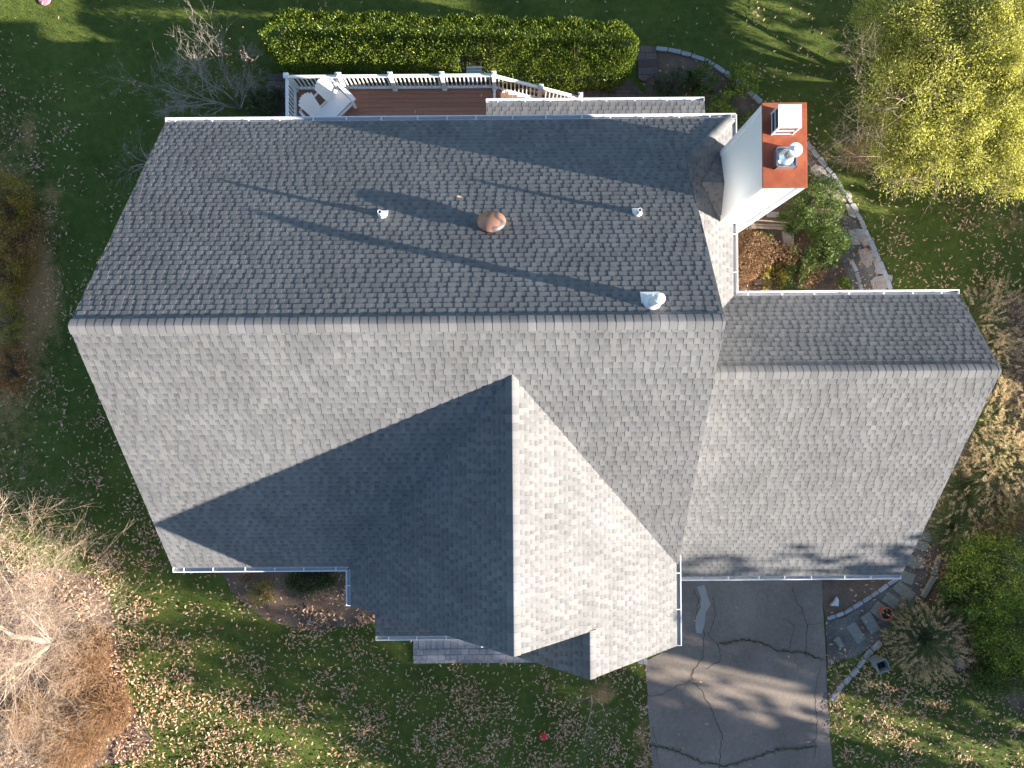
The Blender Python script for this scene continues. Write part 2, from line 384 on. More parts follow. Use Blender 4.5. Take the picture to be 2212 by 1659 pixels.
def clip_poly(poly, clip):
    out = poly
    n = len(clip)
    for i in range(n):
        ax, ay = clip[i]; bx, by = clip[(i + 1) % n]; inp = out; out = []
        if not inp: return []
        def side(p): return (bx - ax) * (p[1] - ay) - (by - ay) * (p[0] - ax)
        for j in range(len(inp)):
            p, q = inp[j], inp[(j + 1) % len(inp)]; sp, sq = side(p), side(q)
            if sp >= -1e-9: out.append(p)
            if (sp > 1e-9 and sq < -1e-9) or (sp < -1e-9 and sq > 1e-9):
                k = sp / (sp - sq); out.append((p[0] + (q[0] - p[0]) * k, p[1] + (q[1] - p[1]) * k))
    return out
def ccw(p):
    a = sum(p[i][0] * p[(i + 1) % len(p)][1] - p[(i + 1) % len(p)][0] * p[i][1] for i in range(len(p)))
    return p if a > 0 else p[::-1]
def pavers(name, region, cell, z0, z1, mat, label, gap=.012, seed=1, base=None, mode='brick'):
    rr = random.Random(seed); reg = ccw(region); mb = MB()
    x0 = min(p[0] for p in reg); x1 = max(p[0] for p in reg); y0 = min(p[1] for p in reg); y1 = max(p[1] for p in reg)
    y = y0; k = 0
    while y < y1:
        h = cell[1] * (rr.choice([1, 1, 1.5]) if mode == 'random' else 1); x = x0 - rr.random() * cell[0]
        while x < x1:
            w_ = cell[0] * (rr.choice([.7, 1, 1, 1.5]) if mode == 'random' else 1)
            p = clip_poly([(x + gap / 2, y + gap / 2), (x + w_ - gap / 2, y + gap / 2), (x + w_ - gap / 2, y + h - gap / 2), (x + gap / 2, y + h - gap / 2)], reg)
            if len(p) > 2: mb.poly(p, z0, z1 + rr.uniform(-.002, .002))
            x += w_
        y += h; k += 1
    return tag(mb.build(name, mat), kind='structure', label=label)
# rear brick patio & front walk
PB = [(-8.0, 8.0), (3.3, 8.0), (6.4, 8.0), (6.4, 9.0), (4.4, 9.6), (3.9, 10.1), (-8.0, 10.3)]
sheet('patio_base', PB, .016, M['mulch'], 'dark joints under the patio bricks', world=True)
pavers('patio', PB, (.24, .13), .018, .05, M['brick'], 'old brown brick patio below the deck', seed=3)
PW = [G(1378, 170), G(1378, 100), G(1416, 102), G(1420, 160), G(1390, 178)]
pavers('patio_walk', PW, (.42, .24), .018, .06, M['brick'], 'dark brick walk at the end of the hedge', seed=8)
FW = [G(893, 1320), G(1160, 1320), G(1160, 1425), G(893, 1424)]
pavers('front_walk', FW, (.24, .2), .018, .055, M['paver'], 'pale grey paved walk at the front door', seed=4, mode='random')
mb = MB()
for i in range(24):
    x0 = FW[0][0] + i * .205; mb.box(x0, x0 + .195, FW[3][1] - .12, FW[3][1] - .01, .015, .056)
tag(mb.build('walk_border', M['paver']), kind='structure', label='row of grey border pavers edging the front walk')
sheet('walk_base', [(FW[0][0], FW[3][1] - .12), (4.4, FW[3][1] - .12), (4.4, -6), (FW[0][0], -6)], .010, M['mulch'], 'dark joints under the front walk', world=True)
FW2 = [G(1330, 1400), G(1397, 1400), G(1398, 1445), G(1380, 1432), G(1345, 1425)]
pavers('drive_walk', FW2, (.2, .18), .016, .05, M['paver'], 'pale grey pavers beside the driveway', seed=6)

# ---- driveway cracks and patch
def ribbon(pts, w0, rng, z, jit=.04, step=.10, breakup=0):
    vs = []; fs = []; P_ = []
    for a, b_ in zip(pts[:-1], pts[1:]):
        a = np.array(a); b_ = np.array(b_); n = max(1, int(np.linalg.norm(b_ - a) / step))
        for k in range(n): P_.append(a + (b_ - a) * k / n + rng.normal(size=2) * jit)
    P_.append(np.array(pts[-1]))
    for i in range(len(P_) - 1):
        if rng.random() < breakup: continue
        a, b_ = P_[i], P_[i + 1]; d = b_ - a; d = d / (np.linalg.norm(d) + 1e-9); nn = np.array([-d[1], d[0]])
        wa = w0 * (.6 + .6 * rng.random()); wb = w0 * (.6 + .6 * rng.random()); o = len(vs)
        vs += [(*(a - nn * wa / 2), z), (*(a + nn * wa / 2), z), (*(b_ + nn * wb / 2), z), (*(b_ - nn * wb / 2), z)]; fs.append((o, o + 3, o + 2, o + 1))
    return vs, fs, P_
cr = np.random.default_rng(11); mb = MB(); tufts = []
cracks = [([(1520, 1365), (1518, 1420), (1500, 1445), (1492, 1470), (1515, 1490), (1540, 1540), (1560, 1590), (1552, 1660)], .022, 0),
          ([(1500, 1270), (1508, 1300), (1503, 1340)], .02, 0), ([(1540, 1290), (1545, 1330), (1530, 1370), (1555, 1400), (1556, 1425), (1525, 1445)], .018, 0),
          ([(1555, 1392), (1600, 1382), (1640, 1385), (1680, 1405), (1730, 1408), (1775, 1425)], .03, 1),
          ([(1712, 1270), (1722, 1300), (1738, 1330), (1745, 1360), (1740, 1410)], .018, 0), ([(1690, 1332), (1715, 1350), (1705, 1400)], .015, 0), ([(1740, 1352), (1780, 1345)], .014, 0),
          ([(1395, 1504), (1430, 1500), (1465, 1480), (1492, 1470)], .016, 0), ([(1402, 1610), (1440, 1615), (1500, 1640), (1560, 1655), (1620, 1640), (1680, 1618), (1760, 1612)], .022, 1),
          ([(1770, 1440), (1760, 1500), (1765, 1560), (1758, 1640)], .014, 0), ([(1500, 1445), (1470, 1500), (1478, 1530)], .012, 0), ([(1660, 1270), (1655, 1330)], .008, 0),
          ([(1720, 1404), (1722, 1450)], .012, 0), ([(1410, 1570), (1425, 1660)], .01, 0)]
for pts, w_, grn in cracks:
    vs, fs, P_ = ribbon([G(*p) for p in pts], w_, cr, .016, jit=.02); mb.add(vs, fs)
    if grn: tufts += P_
tag(mb.build('driveway_cracks', M['crack']), kind='structure', label='thin dark cracks across the asphalt driveway')
tp = np.array([p for p in tufts for _ in range(14) if cr.random() < .8]); tp = np.c_[tp + cr.normal(size=tp.shape) * .035, np.full(len(tp), .012)]
dd = unit(np.c_[cr.normal(size=(len(tp), 2)), .6 + cr.random(len(tp))])
tag(npmesh('crack_moss', leaf_verts(tp, dd, .05, .03, cr), 4, M['moss']), 'olive moss and weeds growing in the driveway cracks', 'moss', kind='stuff')
PT = [(1507, 1266), (1522, 1264), (1528, 1285), (1532, 1305), (1524, 1325), (1521, 1345), (1516, 1367), (1506, 1366), (1502, 1350), (1505, 1330), (1514, 1312), (1512, 1290)]
sheet('asphalt_patch', PT, .019, M['patch'], 'pale grey filler patch in the driveway near the garage', jag=.015, rng=cr)

# ================================================================== HOUSE
house = empty('house', (0, 0, 0), 'white house with grey shingle roofs, front gable, garage wing and rust-capped chimney', 'house')
XL, XR, ZR, YR = -8.42, 4.07, 10.0, 1.16
YB, ZB = 6.45, 6.15      # rear eave
YF, ZF = -4.47, 5.95     # front eave
pB = (ZR - ZB) / (YB - YR); pF = (ZR - ZF) / (YR - YF)
GW, YA = 4.02, .18       # front gable half width, apex y
ZA = ZR - (YR - YA) * pF; pG = (ZA - ZF) / GW
YG1, YG2, X2 = -5.45, -6.50, 1.668
Z2 = ZA - X2 * pG
XE, XW = 5.42, 3.84      # east skirt eave, gable wall
pE = .73
GXR, GYR, GZR = 10.95, .22, 7.61
GYB, GZB, GYF, GZF = 2.10, 6.15, -5.47, 3.45
pGB = (GZR - GZB) / (GYB - GYR); pGF = (GZR - GZF) / (GYR - GYF)
EXPO = .137
def roof_faces(mb, eave_o, sdir, plan_up, pitch, clips, seed, smax, tmax_plan, expo=EXPO, s_off=0):
    """laminated shingles on a plane. eave_o: point on eave, sdir: unit along the eave, plan_up: unit plan vector up the slope"""
    rr = random.Random(seed); o = Vector(eave_o); cs = 1 / math.sqrt(1 + pitch * pitch); sn = pitch * cs
    up = Vector((plan_up[0] * cs, plan_up[1] * cs, sn)); sd = Vector((sdir[0], sdir[1], 0))
    nrm = sd.cross(up); nrm = nrm if nrm.z > 0 else -nrm
    lc = []
    for cl in clips:
        q = []
        for (x, y) in cl:
            dx, dy = x - o.x, y - o.y
            q.append((dx * sdir[0] + dy * sdir[1], (dx * plan_up[0] + dy * plan_up[1]) / cs))
        lc.append(ccw(q))
    T = tmax_plan / cs; k = 0; t_ = 0.0
    while t_ < T:
        s_ = s_off - rr.random() * .3; raised = rr.random() < .5
        while s_ < smax:
            raised = not raised
            w_ = rr.uniform(.085, .15) if raised else rr.uniform(.07, .12)
            dt = rr.uniform(-.0025, .0025)
            hb, ht = (.0150, .0068) if raised else (.0108, .003)
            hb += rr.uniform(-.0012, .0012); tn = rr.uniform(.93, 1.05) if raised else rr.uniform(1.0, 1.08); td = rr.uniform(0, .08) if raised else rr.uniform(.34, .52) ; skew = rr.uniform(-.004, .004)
            quad = [(s_, t_ + dt), (s_ + w_, t_ + dt), (s_ + w_ - skew, t_ + expo + .004), (s_ + skew, t_ + expo + .004)]
            for cl in lc:
                p = clip_poly(quad, cl)
                if len(p) < 3: continue
                n = len(p); top = []; bot = []; tl = []; base_i = len(mb.v)
                for (a, b_) in p:
                    h = hb + (ht - hb) * min(1, max(0, (b_ - t_) / expo)); q = o + sd * a + up * b_
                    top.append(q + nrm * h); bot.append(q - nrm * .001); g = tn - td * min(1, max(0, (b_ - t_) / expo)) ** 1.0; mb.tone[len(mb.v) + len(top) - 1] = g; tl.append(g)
                for i, g in enumerate(tl): mb.tone[base_i + n + i] = g * .6  # butt walls darken downward: dark asphalt edge, plus shading painted into the colour
                mb.add(top + bot, [tuple(range(n))] + [(i, n + i, n + (i + 1) % n, (i + 1) % n) for i in range(n)])
            s_ += w_
        t_ += expo; k += 1
def slab(mb, plan, zf, th=.10, mi=1):
    plan = ccw(plan); n = len(plan)
    vs = [(x, y, zf(x, y) - .004) for x, y in plan] + [(x, y, zf(x, y) - th) for x, y in plan]
    mb.add(vs, [tuple(range(n)), tuple(range(2 * n - 1, n - 1, -1))] + [(i, n + i, n + (i + 1) % n, (i + 1) % n) for i in range(n)], mi)
def caps(mb, a, b_, sideL, sideR, expo=.168, wd=.185, seed=1):
    """overlapping bent ridge cap shingles from a to b_; sideL/sideR: downslope unit vectors"""
    rr = random.Random(seed); a = Vector(a); b_ = Vector(b_); L = (b_ - a).length; d = (b_ - a) / L; n = int(L / expo) + 1
    sL, sR = Vector(sideL), Vector(sideR); upv = Vector((0, 0, 1))
    prof = [(x_, 0) for x_ in (-1, -.7, -.45, -.28, -.14, -.04, .04, .14, .28, .45, .7, 1)]
    for i in range(n):
        p0 = a + d * min(L, i * expo); p1 = a + d * min(L, (i + 1) * expo + .01)
        h0 = .046 + rr.uniform(0, .002); h1 = .042; tn = rr.uniform(.88, 1.08)
        for _i in range(48): mb.tone[len(mb.v) + _i] = tn
        k = wd * rr.uniform(.96, 1.04); vs = []
        for p, h in ((p0, h0), (p1, h1)):
            for x, z in prof:
                sv = sL if x < 0 else sR; off = sv * abs(x) * k
                if abs(x) < .5: off = off - upv * (abs(x) * k * .0) 
                vs.append(p + off + upv * (h - .026 * max(0, 1 - abs(x) * 1.3) ** 2))
        m_ = len(prof); fs = [(j, j + 1, m_ + j + 1, m_ + j) for j in range(m_ - 1)]
        vs2 = [v - upv * .035 for v in vs[:m_]] + [v - upv * .035 for v in vs[m_:]]
        fs += [(2 * m_ + j, 2 * m_ + j + 1, j + 1, j) for j in range(m_ - 1)]
        fs += [(0, m_, 3 * m_, 2 * m_), (m_ - 1, 3 * m_ - 1, 4 * m_ - 1, 2 * m_ - 1)]
        mb.add(vs + vs2, fs)
    return mb
def dvec(px, py, pitch):
    v = Vector((px, py, -pitch)); return v.normalized()
SH = [M['shingle'], M['felt']]
# main roof
mb = MB()
zf_front = lambda x, y: ZR - (YR - y) * pF
zf_back = lambda x, y: ZR - (y - YR) * pB
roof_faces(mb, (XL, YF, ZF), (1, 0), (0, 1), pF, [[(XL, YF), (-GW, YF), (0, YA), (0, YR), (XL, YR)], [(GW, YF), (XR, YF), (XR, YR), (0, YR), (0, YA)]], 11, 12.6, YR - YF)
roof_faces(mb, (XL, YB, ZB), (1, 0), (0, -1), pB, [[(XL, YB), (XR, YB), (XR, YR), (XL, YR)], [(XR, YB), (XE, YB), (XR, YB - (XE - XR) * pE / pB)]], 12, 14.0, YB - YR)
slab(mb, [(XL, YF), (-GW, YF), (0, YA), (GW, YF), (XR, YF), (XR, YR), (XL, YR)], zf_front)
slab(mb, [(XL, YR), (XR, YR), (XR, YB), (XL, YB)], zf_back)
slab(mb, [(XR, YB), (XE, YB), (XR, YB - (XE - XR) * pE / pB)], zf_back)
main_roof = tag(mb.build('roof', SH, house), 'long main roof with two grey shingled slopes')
cp = caps(MB(), (XL, YR, ZR), (XR, YR, ZR), dvec(0, 1, pB), dvec(0, -1, pF), seed=2).build('ridge_cap', M['shingle'], main_roof, smooth=False)
# east skirt
mb = MB(); zf_e = lambda x, y: ZB + (XE - x) * pE
yv = GYB - (XE - XW) * pE / pGB; yh = YB - (XE - XW) * pE / pB
roof_faces(mb, (XE, 0, ZB), (0, 1), (-1, 0), pE, [[(XE, YB), (XE, GYB), (XW, yv), (XW, yh)]], 13, 7, XE - XW)
slab(mb, [(XE, YB), (XE, GYB), (XW, yv), (XW, yh)], zf_e)
skirt = tag(mb.build('roof', SH, house), 'small east facing roof strip around the chimney')
hp = Vector((XW - XE, yh - YB, zf_e(XW, yh) - ZB))
caps(MB(), (XE - .03, YB - .03, ZB + .03), (XW, yh, zf_e(XW, yh) + .01), dvec(0, 1, pB), dvec(1, 0, pE), seed=3, wd=.20).build('hip_cap', M['shingle'], skirt)
# cricket behind the chimney
mb = MB(); cx0, cx1, cy0, cy1 = 4.0, 5.04, 3.86, 5.54; cm = (cy0 + cy1) / 2
kA, kB, kR, kV = (cx1, cy0, zf_e(cx1, cy0) + .02), (cx1, cy1, zf_e(cx1, cy1) + .02), (cx1, cm, zf_e(cx1, cm) + .34), (4.45, cm, zf_e(4.45, cm) + .02)
mb.add([kA, kB, kR, kV], [(0, 2, 3), (2, 1, 3)])
for tri_, sd_k in (((kA, kR, kV), 51), ((kR, kB, kV), 52)):
    q0, q1, q2 = (Vector(q) for q in tri_); nn_ = (q1 - q0).cross(q2 - q0); gr_ = Vector((-nn_.x / nn_.z, -nn_.y / nn_.z)); pt_ = gr_.length; pu = gr_ / pt_
    q0 = min((q0, q1, q2), key=lambda q: q.z)
    roof_faces(mb, tuple(q0), (-pu.y, pu.x), (pu.x, pu.y), pt_, [[(q[0], q[1]) for q in tri_]], sd_k, 1.6, 1.3, s_off=-1.6)
crk = mb.build('cricket', M['shingle'], skirt)
# front gable roof
mb = MB(); zf_gl = lambda x, y: ZA + x * pG; zf_gr = lambda x, y: ZA - x * pG
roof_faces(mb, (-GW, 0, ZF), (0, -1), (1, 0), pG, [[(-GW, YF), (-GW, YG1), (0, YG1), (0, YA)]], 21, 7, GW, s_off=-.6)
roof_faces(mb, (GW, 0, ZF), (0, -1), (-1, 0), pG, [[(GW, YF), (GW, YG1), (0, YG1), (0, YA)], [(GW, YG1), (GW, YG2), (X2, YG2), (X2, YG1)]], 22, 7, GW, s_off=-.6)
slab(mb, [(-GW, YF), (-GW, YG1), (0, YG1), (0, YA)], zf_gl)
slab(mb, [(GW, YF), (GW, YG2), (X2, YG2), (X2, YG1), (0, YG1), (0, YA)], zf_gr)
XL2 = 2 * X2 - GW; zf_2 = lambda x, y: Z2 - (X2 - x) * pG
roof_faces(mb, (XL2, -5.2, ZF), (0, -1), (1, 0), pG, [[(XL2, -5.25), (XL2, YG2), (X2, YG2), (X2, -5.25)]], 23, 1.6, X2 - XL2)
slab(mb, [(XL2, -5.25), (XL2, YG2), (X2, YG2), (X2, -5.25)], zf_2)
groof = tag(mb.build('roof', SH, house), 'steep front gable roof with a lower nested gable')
caps(MB(), (0, YA + .05, ZA), (0, YG1, ZA), dvec(-1, 0, pG), dvec(1, 0, pG), seed=4).build('ridge_cap', M['shingle'], groof)
caps(MB(), (X2, YG1 + .02, Z2), (X2, YG2, Z2), dvec(-1, 0, pG), dvec(1, 0, pG), seed=5).build('ridge_cap', M['shingle'], groof)
# garage roof
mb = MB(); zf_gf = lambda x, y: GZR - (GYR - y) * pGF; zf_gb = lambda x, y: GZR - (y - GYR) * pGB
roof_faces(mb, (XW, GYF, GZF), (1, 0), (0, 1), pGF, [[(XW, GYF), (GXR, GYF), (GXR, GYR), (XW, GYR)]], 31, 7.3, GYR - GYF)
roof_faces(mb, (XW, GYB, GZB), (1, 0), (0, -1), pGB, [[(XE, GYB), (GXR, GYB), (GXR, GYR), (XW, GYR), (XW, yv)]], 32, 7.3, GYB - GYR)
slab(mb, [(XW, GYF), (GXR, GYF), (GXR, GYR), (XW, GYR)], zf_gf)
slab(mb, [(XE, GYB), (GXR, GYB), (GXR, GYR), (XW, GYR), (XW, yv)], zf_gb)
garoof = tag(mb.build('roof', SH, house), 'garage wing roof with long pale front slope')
caps(MB(), (XW, GYR, GZR), (GXR, GYR, GZR), dvec(0, 1, pGB), dvec(0, -1, pGF), seed=6).build('ridge_cap', M['shingle'], garoof)
# rear lean-to & porch roofs
BX0, BX1, BYE, BZ = -.68, 5.60, 8.10, 3.05; pR = .2
mb = MB(); zf_r = lambda x, y: BZ + (BYE - y) * pR
roof_faces(mb, (BX0, BYE, BZ), (1, 0), (0, -1), pR, [[(BX0, BYE), (BX1, BYE), (BX1, 6.3), (BX0, 6.3)]], 41, 6.4, 1.8)
slab(mb, [(BX0, BYE), (BX1, BYE), (BX1, 6.3), (BX0, 6.3)], zf_r)
tag(mb.build('roof', SH, house), 'low lean-to roof at the rear beside the deck')
PX0, PX1, PYE, PZ = -3.95, -.55, -7.18, 3.2
mb = MB(); zf_p = lambda x, y: PZ + (y - PYE) * .22
roof_faces(mb, (PX0, PYE, PZ), (1, 0), (0, 1), .22, [[(PX0, PYE), (PX1, PYE), (PX1, -5.25), (PX0, -5.25)]], 42, 3.5, 1.95)
slab(mb, [(PX0, PYE), (PX1, PYE), (PX1, -5.25), (PX0, -5.25)], zf_p)
tag(mb.build('roof', SH, house), 'small porch roof beside the front walk')
# walls
def prism_x(mb, prof, x0, x1):
    n = len(prof); vs = [(x0, y, z) for y, z in prof] + [(x1, y, z) for y, z in prof]
    mb.add(vs, [tuple(range(n)), tuple(range(2 * n - 1, n - 1, -1))] + [(i, n + i, n + (i + 1) % n, (i + 1) % n) for i in range(n)])
def prism_y(mb, prof, y0, y1):
    n = len(prof); vs = [(x, y0, z) for x, z in prof] + [(x, y1, z) for x, z in prof]
    mb.add(vs, [tuple(range(n - 1, -1, -1)), tuple(range(n, 2 * n))] + [(i, (i + 1) % n, n + (i + 1) % n, n + i) for i in range(n)])
mb = MB(); prism_x(mb, [(6.2, 0), (6.2, zf_back(0, 6.2) - .12), (YR, ZR - .12), (-4.2, zf_front(0, -4.2) - .12), (-4.2, 0)], XL + .25, XW); mb.build('wall', M['siding'], house)
mb = MB(); prism_y(mb, [(-3.8, 0), (3.8, 0), (3.8, zf_gr(3.8, 0) - .12), (0, ZA - .12), (-3.8, zf_gl(-3.8, 0) - .12)], -5.22, -4.0); mb.build('wall', M['siding'], house)
mb = MB(); prism_y(mb, [(-.45, 0), (3.79, 0), (3.79, zf_gr(3.79, 0) - .125), (X2, Z2 - .12), (-.45, zf_2(-.45, 0) - .12)], -6.3, -5.21); mb.build('wall', M['siding'], house)
mb = MB(); prism_x(mb, [(1.9, 0), (1.9, zf_gb(0, 1.9) - .12), (GYR, GZR - .12), (-5.15, zf_gf(0, -5.15) - .12), (-5.15, 0)], XW - .01, GXR - .25); mb.build('wall', M['siding'], house)
mb = MB(); mb.box(XW - .02, XE - .27, 1.8, 6.19, 0, 6.05); mb.build('wall', M['siding'], house)
mb = MB(); mb.box(BX0 + .5, BX1 - .1, 6.21, BYE - .15, 1.38, 1.5); mb.build('porch_floor', M['deck'], house)
for x in (BX0 + .12, 1.5, BX1 - .12):
    MB().box(x - .05, x + .05, BYE - .22, BYE - .12, 0, BZ - .08).build('porch_column', M['white'], house)
MB().box(BX0 + .05, BX1 - .05, BYE - .23, BYE - .11, BZ - .22, BZ - .085).build('porch_beam', M['white'], house)
for x in (PX0 + .15, -2.2):
    MB().box(x - .07, x + .07, PYE + .12, PYE + .26, .05, PZ - .08).build('porch_column', M['white'], house)
# gutters
hang = None
def gutter(a, b_, out, z, ends=(1, 1), seed=0, spacing=.82):
    global hang
    a = Vector((*a, z)); b_ = Vector((*b_, z)); d = (b_ - a); L = d.length; d /= L; o = Vector((*out, 0)); up = Vector((0, 0, 1)); mb = MB()
    prof = [(0.0, .0), (0.0, -.09), (.075, -.09), (.105, -.02), (.105, .006), (.128, .006), (.128, -.012), (.113, -.016), (.113, -.026), (.082, -.099), (-.008, -.099), (-.008, .0)]
    n = len(prof); vs = [p + o * x + up * y for p in (a, b_) for x, y in prof]
    mb.add(vs, [(i, (i + 1) % n, n + (i + 1) % n, n + i) for i in range(n)] + [tuple(range(n))[::-1], tuple(range(n, 2 * n))])
    for e, p in zip(ends, (a, b_)):
        if e: mb.add([p + o * x + up * y + d * q for q in (-.006, .006) for x, y in ((0, 0), (0, -.09), (.105, -.09), (.128, .006))], [(0, 1, 2, 3), (7, 6, 5, 4), (0, 4, 5, 1), (2, 6, 7, 3), (3, 7, 4, 0)])
    g = mb.build('gutter', M['white'], house); rr = random.Random(seed); s_ = rr.uniform(.2, .5)
    while s_ < L - .1:
        p = a + d * s_
        if hang is None:
            hb = MB().box(-.013, .013, -.01, .115, -.006, .004); hang = hb.build('gutter_hanger', M['white'], g); h = hang
        else: h = link_copy(hang, parent=g)
        h.location = p; h.rotation_euler = (0, 0, math.atan2(o.y, o.x) - math.pi / 2); s_ += spacing * rr.uniform(.85, 1.15)
    return g
gutter((XL, YB), (XE + .10, YB), (0, 1), ZB - .01, (1, 0), 1)
gutter((XE, GYB + .1), (XE, YB + .1), (1, 0), ZB - .012, (0, 0), 2)
gutter((XE + .1, GYB), (GXR, GYB), (0, 1), GZB - .01, (0, 1), 3)
gutter((XL, YF), (-GW - .1, YF), (0, -1), ZF - .01, (1, 0), 4)
gutter((-GW, YF - .1), (-GW, YG1), (-1, 0), ZF - .012, (0, 1), 5, .55)
gutter((GW, YF + .2), (GW, YG2), (1, 0), ZF - .012, (1, 1), 6)
gutter((XL2, -5.3), (XL2, YG2), (-1, 0), ZF - .012, (0, 1), 7)
gutter((XW + .3, GYF), (GXR, GYF), (0, -1), GZF - .01, (0, 1), 8)
gutter((BX0, BYE), (BX1, BYE), (0, 1), BZ - .01, (1, 1), 9)
gutter((PX0, PYE), (PX1, PYE), (0, -1), PZ - .01, (1, 0), 10)
MB().bar((GXR - .35, GYF + .32, 3.2), (GXR - .35, GYF + .32, .1), .08, .06).build('downspout', M['white'], house)
MB().bar((XL + .35, YB - .3, 5.9), (XL + .35, YB - .18, .1), .08, .06).build('downspout', M['white'], house)
# windows and doors
def window(c, out, w_, h_):
    o = Vector((*out, 0)); s_ = Vector((-out[1], out[0], 0)); c = Vector(c)
    fr = MB()
    for a, b_ in (((-1, -1), (1, -1)), ((-1, 1), (1, 1))):
        fr.bar(c + s_ * a[0] * w_ / 2 + Vector((0, 0, a[1] * h_ / 2)) + o * .03, c + s_ * b_[0] * w_ / 2 + Vector((0, 0, b_[1] * h_ / 2)) + o * .03, .06, .09, up=(0, 0, 1))
    for sx in (-1, 0, 1):
        fr.bar(c + s_ * sx * w_ / 2 + Vector((0, 0, -h_ / 2)) + o * .028, c + s_ * sx * w_ / 2 + Vector((0, 0, h_ / 2)) + o * .028, .07, .055, up=tuple(o))
    f = fr.build('window', M['white'], house)
    MB().bar(c - s_ * w_ / 2 + o * .008, c + s_ * w_ / 2 + o * .008, .012, h_, up=(0, 0, 1)).build('pane', M['glass'], f)
for x in (-6.8, -5.0, -2.4): window((x, 6.2, 4.3), (0, 1), 1.0, 1.3)
for x in (-7.0, -5.2): window((x, -4.2, 4.3), (0, -1), .9, 1.3); window((x, -4.2, 1.7), (0, -1), .9, 1.4)
for y in (-2.0, 3.5): window((XL + .25, y, 4.3), (-1, 0), .9, 1.3); window((XL + .25, y, 1.7), (-1, 0), .9, 1.3)
for x in (-2.2,): window((x, -5.22, 4.7), (0, -1), 1.0, 1.2)
window((X2, -6.3, 4.6), (0, -1), 1.4, 1.3); window((X2, -6.3, 1.8), (0, -1), 1.5, 1.4)
for x in (.8, 2.4, 3.4): window((x, 6.2, 2.3), (0, 1), .8, 1.2)
window((GXR - .25, -1.5, 2.0), (1, 0), .9, 1.2)
for x in (5.4, 8.6):
    gd = MB()
    for k in range(4): gd.box(x - 1.3, x + 1.3, -5.19, -5.13, .06 + k * .55, .60 + k * .55)
    gd.build('garage_door', M['white'], house)
MB().box(-3.3, -2.4, -5.27, -5.2, .15, 2.2).build('front_door', M['darkwood'], house)
# chimney
CX0, CX1, CY0, CY1, CZ = 5.04, 5.87, 3.88, 5.52, 9.36
ch = MB().box(CX0, CX1, CY0, CY1, 0, CZ).build('chimney', M['white'], house)
tag(ch, 'white boxed chimney with a rusty metal top')
for x, y in ((CX0, CY0), (CX1, CY0), (CX0, CY1), (CX1, CY1)):
    sx = 1 if x == CX0 else -1; sy = 1 if y == CY0 else -1
    c = MB().box(min(x - .012 * sx, x + .11 * sx), max(x - .012 * sx, x + .11 * sx), min(y - .018 * sy, y + .018 * sy), max(y - .018 * sy, y + .018 * sy), 0, CZ - .01)
    c.box(min(x - .018 * sx, x + .018 * sx), max(x - .018 * sx, x + .018 * sx), min(y + .0185 * sy, y + .11 * sy), max(y + .0185 * sy, y + .11 * sy), 0, CZ - .01)
    c.build('corner_board', M['vinyl'], ch)
cb = MB(); cb.box(CX0 - .03, CX1 + .03, CY0 - .03, CY1 + .03, CZ, CZ + .035)
cb.build('chimney_cap', M['rust'], ch, bevel=.006)
# box flue with mesh sides
fx, fy, fh = 5.40, 5.12, .40; hw = .205; z0 = CZ + .035; fb = MB()
for sx in (-1, 1):
    for sy in (-1, 1): fb.box(fx + sx * hw - .015, fx + sx * hw + .015, fy + sy * hw - .015, fy + sy * hw + .015, z0, z0 + fh)
fb.box(fx - hw - .02, fx + hw + .02, fy - hw - .02, fy + hw + .02, z0 + fh, z0 + fh + .02)
for z in (z0 + .02, z0 + fh * .5):
    fb.box(fx - hw, fx + hw, fy - hw - .012, fy - hw + .002, z, z + .02); fb.box(fx - hw, fx + hw, fy + hw - .002, fy + hw + .012, z, z + .02)
    fb.box(fx - hw - .012, fx - hw + .002, fy - hw, fy + hw, z, z + .02); fb.box(fx + hw - .002, fx + hw + .012, fy - hw, fy + hw, z, z + .02)
flb = fb.build('flue_box', M['vinyl'], ch)
MB().box(fx - hw + .004, fx + hw - .004, fy - hw + .004, fy + hw - .004, z0, z0 + fh - .004).build('flue_liner', M['darksteel'], ch)
sd_ = MB()
for i in range(6): sd_.box(fx - hw + .02 + i * .067, fx - hw + .075 + i * .067, fy - hw - .004, fy - hw + .006, z0 + .04, z0 + fh - .01)
sd_.build('flue_screen', M['steel'], ch)
# round flue
px, py = 5.43, 4.42; hw = .20; fb = MB()
fb.box(px - hw, px + hw, py - hw, py - hw + .02, z0, z0 + .16); fb.box(px - hw, px + hw, py + hw - .02, py + hw, z0, z0 + .16)
fb.box(px - hw, px - hw + .02, py - hw, py + hw, z0, z0 + .16); fb.box(px + hw - .02, px + hw, py - hw, py + hw, z0, z0 + .16)
fb.box(px - hw + .02, px + hw - .02, py - hw + .02, py + hw - .02, z0, z0 + .05)
fb.build('flue_base', M['steel'], ch)
fb = MB(); fb.lathe([(.17, .05), (.175, .12), (.10, .22), (.085, .24), (.085, .52)], c=(px, py, z0)); fb.build('flue_pipe', M['chrome'], ch, smooth=False)
fb = MB(); fb.lathe([(.0, .535), (.07, .535), (.125, .54), (.135, .55), (.135, .60), (.125, .615), (.05, .625), (.045, .64), (0, .64)], c=(px, py, z0)); fb.build('flue_cap', M['vinyl'], ch, smooth=False)
